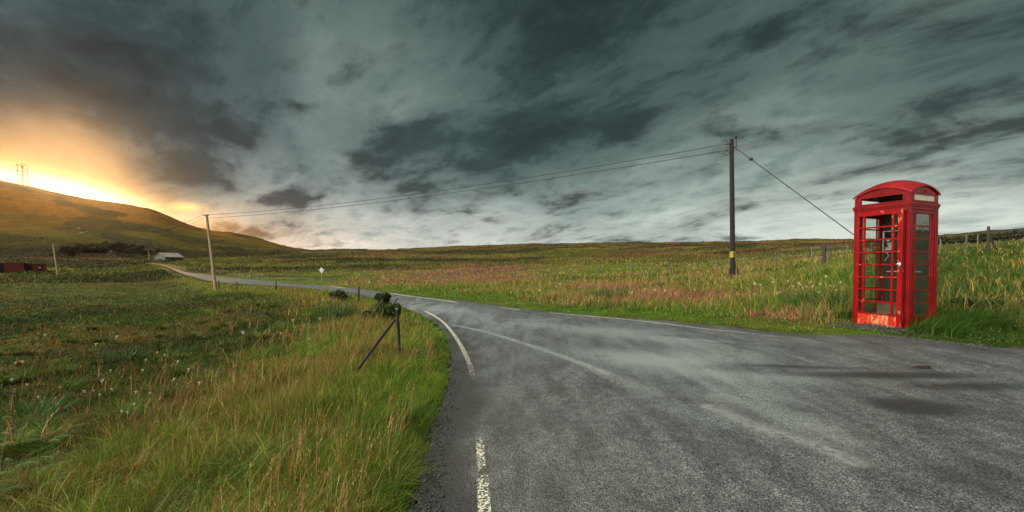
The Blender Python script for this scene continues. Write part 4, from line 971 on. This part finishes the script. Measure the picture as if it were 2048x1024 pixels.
def rock(px, py, s, label):
    x, y = ground_px(px, py); m = MB(); m.ball((0,0,0), 1, 3)
    for v in m.bm.verts: v.co *= 1+.5*(random.random()-.5)*.4+.25*math.sin(v.co.x*3+px)*math.cos(v.co.y*4); v.co.z *= .6
    o = m.build('boulder', M_rock, None); o.location = (x, y, h1(x, y)); o.scale = (s*1.2, s, s); tag(o, label, 'boulder')
M_rock = simple('pale_rock', (.22, .17, .12), .9, .3, 1.2, bump=.6)
rock(157, 457, 1.1, 'pale upright boulder on the lower hillside'); rock(163, 466, 1.3, 'pale boulder just below another on the lower hillside'); rock(175, 463, .8, 'small pale boulder right of the pair on the hillside')
# dark hedge beyond the fence, far right
def hedge():
    x0, y0 = plan(1860, 52); x1, y1 = plan(2260, 40); r = empty('hedge', (x0, y0, h1(x0, y0)), 0, 'dark straggling hedge along the skyline right of the phone box', 'hedge'); bl = []
    for k in range(90):
        t = random.random(); x = x0+(x1-x0)*t; y = y0+(y1-y0)*t+random.uniform(-1, 1); hh = random.uniform(.5, 1.0)
        bl.append((x-x0, y-y0, h1(x, y)-r.location.z+hh*.5, .8, .7, hh*.6))
    V, Q, C = leafcloud(16000, bl, .11, (.035, .036, .012), .5); o = mesh_np('foliage', V, Q, None, M_leaf, {'Col': C}); o.parent = r
hedge()
# pothole
def debris():
    x, y = gp(1850, 737); z = float(Hbase(np.array([x]), np.array([y]))[0])
    m = MB(); bm = m.bm; n = 22; c = bm.verts.new((0,0,.001)); ring = [bm.verts.new((math.cos(a)*(.11+.03*math.sin(3*a+1)), math.sin(a)*(.07+.02*math.cos(5*a)), .0005)) for a in np.linspace(0, 2*math.pi, n, endpoint=False)]
    for i in range(n): bm.faces.new((c, ring[i], ring[(i+1) % n]))
    o = m.build('pothole', M_pot); o.location = (x, y, z+.016); o.rotation_euler = (0, R(-3), .2); tag(o, kind='structure')
M_pot = simple('muddy_pothole', (.020, .010, .007), .9, .4, 25, bump=.6)
debris()

# ------------------------------------------------------------------ the red phone box
def red_mat(name, chip=.0, base=(.195, .001, .003), lowz=None):
    m, t, p = mat(name); o = t.node('ShaderNodeTexCoord').outputs['Object']
    n1 = t.noise(t.mapping(o, scale=(1,1,.45)), 9, 7, .7); n2 = t.noise(o, 38, 5, .7); n3 = t.noise(o, 2.2, 5, .6)
    v = t.mr(n3, .3, .7, .72, 1.22); c = t.mix(1.0, base, t.comb(v, v, v), 'MULTIPLY')
    c = t.mix(t.mr(t.noise(t.mapping(o, scale=(5,5,.35)), 7, 5, .6), .52, .72, 0, .55), c, (.12, .004, .006))
    k = t.math('ADD', t.math('MULTIPLY', n1, .7), t.math('MULTIPLY', n2, .3))
    z = t.sep(o)[2]
    thr = .68-chip
    if lowz: thr = t.mr(z, .05, lowz, thr-.13, thr, False)
    msk = t.mr(k, thr, t.math('ADD', thr, .03)) if lowz else t.mr(k, thr, thr+.03)
    c = t.mix(msk, c, t.mix(t.mr(n2, .4, .6), (.50, .36, .22), (.62, .14, .05)))
    t.put(p.inputs['Base Color'], c); t.put(p.inputs['Roughness'], t.mix(msk, (.30,)*3, (.8,)*3))
    p.inputs['Specular IOR Level'].default_value = .3
    t.put(p.inputs['Normal'], t.bump(t.math('SUBTRACT', n2, t.math('MULTIPLY', msk, 1.2)), .25, .004))
    return m
M_red = red_mat('red_gloss_paint', .02); M_reddoor = red_mat('red_door_paint', .10, (.255, .0015, .003)); M_redkick = red_mat('flaking_red_paint', .19, (.50, .03, .012)); M_redside = M_red
def glass_mat(name, dirt):
    m, t, p = mat(name); out = t.n['Material Output']; o = t.node('ShaderNodeTexCoord').outputs['Object']
    fr = t.node('ShaderNodeLayerWeight'); fr.inputs[0].default_value = .5
    gl = t.node('ShaderNodeBsdfGlossy'); gl.inputs['Roughness'].default_value = .03; gl.inputs[0].default_value = (.9,.95,.93,1)
    t.put(gl.inputs['Normal'], t.bump(t.noise(o, 5, 2, .5), .12, .02))
    tr = t.node('ShaderNodeBsdfTransparent'); tr.inputs[0].default_value = (.90, .93, .90, 1)
    mx = t.node('ShaderNodeMixShader'); t.put(mx.inputs[0], t.math('ADD', .05, t.math('MULTIPLY', t.math('POWER', fr.outputs['Facing'], 4.0), .75), clamp=True)); t.l.new(tr.outputs[0], mx.inputs[1]); t.l.new(gl.outputs[0], mx.inputs[2])
    df = t.node('ShaderNodeBsdfDiffuse'); df.inputs[0].default_value = (.16, .17, .13, 1)
    m2 = t.node('ShaderNodeMixShader'); t.put(m2.inputs[0], t.mr(t.noise(t.mapping(o, scale=(1,1,.6)), 7, 6, .65), .40, .75, dirt*.2, dirt)); t.l.new(mx.outputs[0], m2.inputs[1]); t.l.new(df.outputs[0], m2.inputs[2])
    t.l.new(m2.outputs[0], out.inputs[0]); return m
M_glass = glass_mat('clear_glass', .025); M_dirty = glass_mat('grimy_glass', .05)
M_cream = simple('aged_opal_panel', (.52, .50, .34), .5, .25, 14, bump=0)
M_chrome = simple('worn_chrome', (.75, .72, .68), .25, .1, 20, metal=.9, bump=0)
M_inside = simple('dark_inner_panel', (.018, .020, .022), .6, .3, 5, bump=0)
M_board = simple('brown_board', (.16, .115, .07), .85, .35, 12, bump=.3)
M_paper = simple('white_notice', (.85, .85, .80), .7, .1, 30, bump=0)
M_steel = simple('brushed_steel', (.60, .63, .62), .45, .2, 10, metal=.2, bump=0)
M_floor = simple('concrete_slab', (.15, .13, .11), .9, .3, 9)
HC, HE, AR = 2.27, 2.46, .145        # cornice, eaves, rise of the arch
def phone_box():
    B = empty('phone_box', (bcx, bcy, BZ), YAW, 'red cast iron telephone box with domed roof and its door ajar', 'phone box')
    h = .45
    MB().box(-h, h, -h, h, -.30, .10).build('plinth', M_red, B, bevel=.01)
    for sx in (-1, 1):
        for sy in (-1, 1):
            a0, a1 = (h-.085)*sx, h*sx; b0, b1 = (h-.085)*sy, h*sy
            m = MB().box(min(a0,a1), max(a0,a1), min(b0,b1), max(b0,b1), .101, HC-.12)
            q = h+.004  # raised fluting on the outer faces
            m.box(min(sx*(h-.06), sx*(h-.025)), max(sx*(h-.06), sx*(h-.025)), min(sy*h, sy*(q+.006)), max(sy*h, sy*(q+.006)), .18, HC-.2)
            m.box(min(sx*h, sx*(q+.006)), max(sx*h, sx*(q+.006)), min(sy*(h-.06), sy*(h-.025)), max(sy*(h-.06), sy*(h-.025)), .18, HC-.2)
            m.build('corner_pillar', M_red, B, bevel=.006)
    m = MB()
    for z0, z1, e in ((HC-.119, HC-.075, .0), (HC-.074, HC-.045, .009), (HC-.044, HC, .018), (HC+.001, HC+.018, .008)): m.box(-h-e, h+e, -h-e, h+e, z0, z1) if False else ring(m, h+e, .09+e, z0, z1)
    m.build('cornice', M_red, B, bevel=.004)
    # arched pediments (door front -x, side -y, back +x, far side +y)
    for i in range(4):
        rot = Matrix.Rotation(i*math.pi/2, 4, 'Z'); hp = h-.006; m = MB()
        def arch(yy, e=0): return HE-.03+AR*(1-(yy/.472)**2)+e
        s0, s1, zb, zt = -.335, .335, HC+.045, HC+.155
        z0 = HC+.019
        def strip(ya, yb, za, zbf, n=1):
            for k in range(n):
                u0 = ya+(yb-ya)*k/n; u1 = ya+(yb-ya)*(k+1)/n
                m.poly([tuple(rot@Vector((-hp, u0, za))), tuple(rot@Vector((-hp, u1, za))), tuple(rot@Vector((-hp, u1, zbf(u1)))), tuple(rot@Vector((-hp, u0, zbf(u0))))], tuple(rot.to_3x3()@Vector((.03, 0, 0))))
        hp2 = hp-.031 if i % 2 else hp
        strip(-hp2, s0, z0, arch, 4); strip(s1, hp2, z0, arch, 4); strip(s0, s1, z0, lambda u: zb); strip(s0, s1, zt, arch, 12)
        f = m.build('pediment', M_red, B)
        # raised moulding round the slot
        m = MB()
        for (ya, yb, za, zb_) in ((s0-.02, s1+.02, zb-.018, zb), (s0-.02, s1+.02, zt, zt+.018), (s0-.02, s0, zb+.0005, zt-.0005), (s1, s1+.02, zb+.0005, zt-.0005)):
            m.poly([tuple(rot@Vector((-hp-.008, ya, za))), tuple(rot@Vector((-hp-.008, yb, za))), tuple(rot@Vector((-hp-.008, yb, zb_))), tuple(rot@Vector((-hp-.008, ya, zb_)))], tuple(rot.to_3x3()@Vector((.012, 0, 0))))
        m.build('slot_moulding', M_red, f, bevel=.002)
        # embossed crown
        m = MB(); cz = HC+.205
        def E(yy, zz, r_, sc_): m.ball(tuple(rot@Vector((-hp-.002, yy, zz))), r_, 2, (1,1,1))
        for k in range(-3, 4): E(k*.013, cz-.012, .008, 1)
        for k in (-2, -1, 0, 1, 2): E(k*.016, cz+.012+.004*(2-abs(k)), .0075, 1)
        E(0, cz+.034, .008, 1); E(-.02, cz+.0, .007, 1); E(.02, cz, .007, 1)
        m.build('crown_emblem', M_red, f, smooth=True)
        if i in (1, 2):
            m = MB().poly([tuple(rot@Vector((-hp+.012, s0, zb))), tuple(rot@Vector((-hp+.012, s1, zb))), tuple(rot@Vector((-hp+.012, s1, zt))), tuple(rot@Vector((-hp+.012, s0, zt)))], tuple(rot.to_3x3()@Vector((.006, 0, 0))))
            m.build('sign_panel', M_cream, f)
    # domed roof
    bm = bmesh.new(); S = .472; n = 28; G0 = {}; G1_ = {}
    for i in range(n+1):
        for j in range(n+1):
            u = -S+2*S*i/n; v = -S+2*S*j/n; z = HE+AR*(1-(u/S)**2)+AR*(1-(v/S)**2)
            G0[i,j] = bm.verts.new((u, v, z)); G1_[i,j] = bm.verts.new((u, v, z-.036))
    for i in range(n):
        for j in range(n):
            bm.faces.new((G0[i,j], G0[i+1,j], G0[i+1,j+1], G0[i,j+1])); bm.faces.new((G1_[i,j], G1_[i,j+1], G1_[i+1,j+1], G1_[i+1,j]))
    for k in range(n):
        for a, b in (((k,0),(k+1,0)), ((k+1,n),(k,n)), ((0,k+1),(0,k)), ((n,k),(n,k+1))): bm.faces.new((G0[a], G1_[a], G1_[b], G0[b]))
    mm = MB(); mm.bm.free(); mm.bm = bm; mm.build('roof', M_redroof, B, bevel=.006, smooth=False)
    # inner ceiling so the inside is dark under the dome
    MB().box(-.40, .40, -.40, .40, HC+.165, HC+.175).build('ceiling', M_inside, B)
    # glazed panels: side -y and side +y
    zb, zt, o2, o1 = .24, 2.09, .325, .365
    def glazed(axis, sgn, name, parent, gm, fm, off=None, z_low=.101, z_hi=HC-.121, outer=o1-.0005, x_at=None):
        """frame in local (s along panel, d depth)"""
        d0 = (h-.045)*sgn if x_at is None else x_at
        def bx(m, s0, s1, z0, z1, t0, t1):
            a, b = sorted((d0+sgn*t0, d0+sgn*t1))
            if axis == 'y': m.box(s0, s1, a, b, z0, z1)
            else: m.box(a, b, s0, s1, z0, z1)
        m = MB(); bx(m, -outer, -o2, z_low, z_hi, 0, .032); bx(m, o2, outer, z_low, z_hi, 0, .032); bx(m, -o2+.0005, o2-.0005, zt, z_hi, 0, .032); bx(m, -o2+.0005, o2-.0005, z_low, zb, 0, .032)
        fr = m.build(name, fm, parent, bevel=.004)
        m = MB(); gh = (zt-zb)/8
        for k in range(1, 8): bx(m, -o2, o2, zb+gh*k-.012, zb+gh*k+.012, .004, .026)
        for s in (-.24, .24): bx(m, s-.010, s+.010, zb, zt, .006, .0285)
        for s in (-o2+.006, o2-.006): bx(m, s-.006, s+.006, zb, zt, .002, .036)
        for z in (zb+.006, zt-.006): bx(m, -o2+.012, o2-.012, z-.006, z+.006, .002, .036)
        m.build('glazing_bars', fm, fr, bevel=.002)
        for k in range(8):
            for (s0, s1) in ((-o2+.012, -.25), (-.23, .23), (.25, o2-.012)):
                if (name, k, s0 < -.3) in MISSING: continue
                m = MB(); bx(m, s0, s1, zb+gh*k+.009, zb+gh*(k+1)-.009, .0135, .0165); m.build('pane', gm, fr)
        return fr
    MISSING = set()
    glazed('y', -1, 'side_window', B, M_dirty, M_red); glazed('y', 1, 'side_window', B, M_glass, M_red)
    # back panel
    bp = MB().box(h-.05, h-.012, -o1+.0005, o1-.0005, .101, HC-.121).build('back_panel', M_red, B, bevel=.003)
    MB().box(h-.075, h-.051, -.362, .362, .13, 2.14).build('backboard', M_inside, bp)
    # door, hinged at the far side and a little open
    DR = bpy.data.objects.new('door', None); col.objects.link(DR); DR.parent = B; DR.location = (-h-.004, .372, 0); DR.rotation_euler = (0, 0, R(-4.5))
    fr = None
    holder = DR
    def dbox(m, s0, s1, z0, z1, t0, t1): m.box(-.045+t0, -.045+t1, s0-.372, s1-.372, z0, z1)
    m = MB(); dbox(m, -.395, -o2, .02, 2.15, 0, .045); dbox(m, o2, .37, .02, 2.15, 0, .045); dbox(m, -o2+.0005, o2-.0005, zt, 2.15, 0, .045)
    m.build('door_frame', M_reddoor, DR, bevel=.004)
    m = MB(); dbox(m, -o2+.0005, o2-.0005, .02, zb, .006, .04); m.build('kick_panel', M_redkick, DR, bevel=.004)
    m = MB(); gh = (zt-zb)/8
    for k in range(1, 8): dbox(m, -o2, o2, zb+gh*k-.014, zb+gh*k+.014, .004, .034)
    for s in (-.24, .24): dbox(m, s-.014, s+.014, zb, zt, .002, .036)
    dbox(m, -o2, o2, zb-.004, zb+.014, -.006, .04); dbox(m, -o2, o2, zt-.012, zt+.004, -.002, .04)
    m.build('glazing_bars', M_reddoor, DR, bevel=.002)
    for k in range(8):
        for c, (s0, s1) in enumerate(((-o2, -.251), (-.229, .229), (.251, o2))):
            if (k, c) in ((7, 1), (6, 2), (7, 2), (6, 1)): continue
            m = MB(); dbox(m, s0, s1, zb+gh*k+.010, zb+gh*(k+1)-.010, .020, .023); m.build('pane', M_glass, DR)
    m = MB(); m.ball((-.055, -.372-.362, 1.16), .035, 2, (.35, .8, 1.35)); m.ball((-.085, -.372-.362, 1.17), .024, 2, (.8, .9, 1)); m.build('handle', M_chrome, DR, smooth=True)
    MB().box(-.38, -.32, -.05, .05, 0.0, .0) if False else None
    MB().box(-.40, .40, -.40, .40, .1005, .112).build('floor', M_floor, B)
    return B
def ring(m, o, w, z0, z1):
    m.box(-o, o, -o, -o+w, z0, z1); m.box(-o, o, o-w, o, z0, z1); m.box(-o, -o+w, -o+w+.0002, o-w-.0002, z0, z1); m.box(o-w, o, -o+w+.0002, o-w-.0002, z0, z1)
M_redroof = red_mat('faded_red_roof', .03, (.25, .006, .007))
phone_box()
def bl(u, v, z): return Vector((bcx+u*ca-v*sa, bcy+u*sa+v*ca, BZ+z))
def payphone():
    r = empty('payphone', tuple(bl(.37, .17, 1.40)), YAW, 'black and steel payphone mounted inside the red box', 'payphone')
    MB().box(-.10, 0, -.14, .14, 0, .42).build('housing', M_dark, r, bevel=.01)
    m = MB(); 
    for a in ((-.115,-.105,-.155,-.140,0,.43), (-.115,-.105,.140,.155,0,.43), (-.115,-.105,-.1395,.1395,.415,.43), (-.115,-.105,-.1395,.1395,0,.014)): m.box(*a)
    m.build('steel_surround', M_steel, r, bevel=.002)
    MB().box(-.112, -.101, -.02, .11, .05, .20).build('keypad', M_steel, r, bevel=.003)
    m = MB().tube([(-.13,.09,.12),(-.155,.09,.2),(-.155,.09,.30),(-.13,.09,.38)], [.028,.018,.018,.028], 10); m.build('handset', M_dark, r, smooth=True)
    pts = [Vector((-.12, .08+.03*math.sin(k*.6), .10-.02*k)) for k in range(14)]; MB().tube(pts, .006, 6).build('cord', M_steel, r)
    MB().ball((-.108, .07, .25), .035, 2, (.3,1,1)).build('coin_slot', M_steel, r)
payphone()
m = MB().box(.0, .004, -.055, .055, 0, .12); o = m.build('notice', M_paper); o.location = bl(.358, .315, 1.68); o.rotation_euler = (0, 0, YAW); tag(o, 'small white notice fixed to the dark board inside the phone box', 'notice')
m = MB().box(-.02, 0, -.30, .30, 0, .03); o = m.build('shelf', M_steel, None, bevel=.004); 
o.location = bl(.36, 0, 1.02); o.rotation_euler = (0, 0, YAW); o.scale = (4, .9, .6); tag(o, 'narrow steel shelf under the payphone inside the box', 'shelf')
m = MB(); pr = [(-.30, 0), (.30, 0), (.30, .30), (.12, .31), (-.02, .29), (-.12, .18), (-.20, .06), (-.30, .03)]
m.poly([(0, a, b) for a, b in pr], (.012, 0, 0)); o = m.build('board_scrap', M_board); o.location = bl(-.05, -.04, .115); o.rotation_euler = (0, R(8), YAW); tag(o, 'torn brown board leaning in the bottom of the phone box', 'board')

# ------------------------------------------------------------------ evening haze
def haze():
    m = bpy.data.materials.new('evening_haze'); m.use_nodes = True; t = NT(m.node_tree); t.n.clear()
    out = t.node('ShaderNodeOutputMaterial'); v = t.node('ShaderNodeVolumePrincipled'); v.inputs['Color'].default_value = (.92, .88, .84, 1)
    v.inputs['Density'].default_value = HAZE; v.inputs['Anisotropy'].default_value = .972
    t.l.new(v.outputs[0], out.inputs['Volume'])
    o = MB().box(-1620, 1620, -1620, 1620, ZMIN-1, ZTOP+3).build('haze', m); tag(o, kind='stuff')
HAZE = .00002
bpy.context.view_layer.update()
ZTOP = max((o.matrix_world @ Vector(c)).z for o in bpy.data.objects if o.type == 'MESH' for c in o.bound_box)
ZMIN = min((o.matrix_world @ Vector(c)).z for o in bpy.data.objects if o.name == 'ground' for c in o.bound_box)
haze()
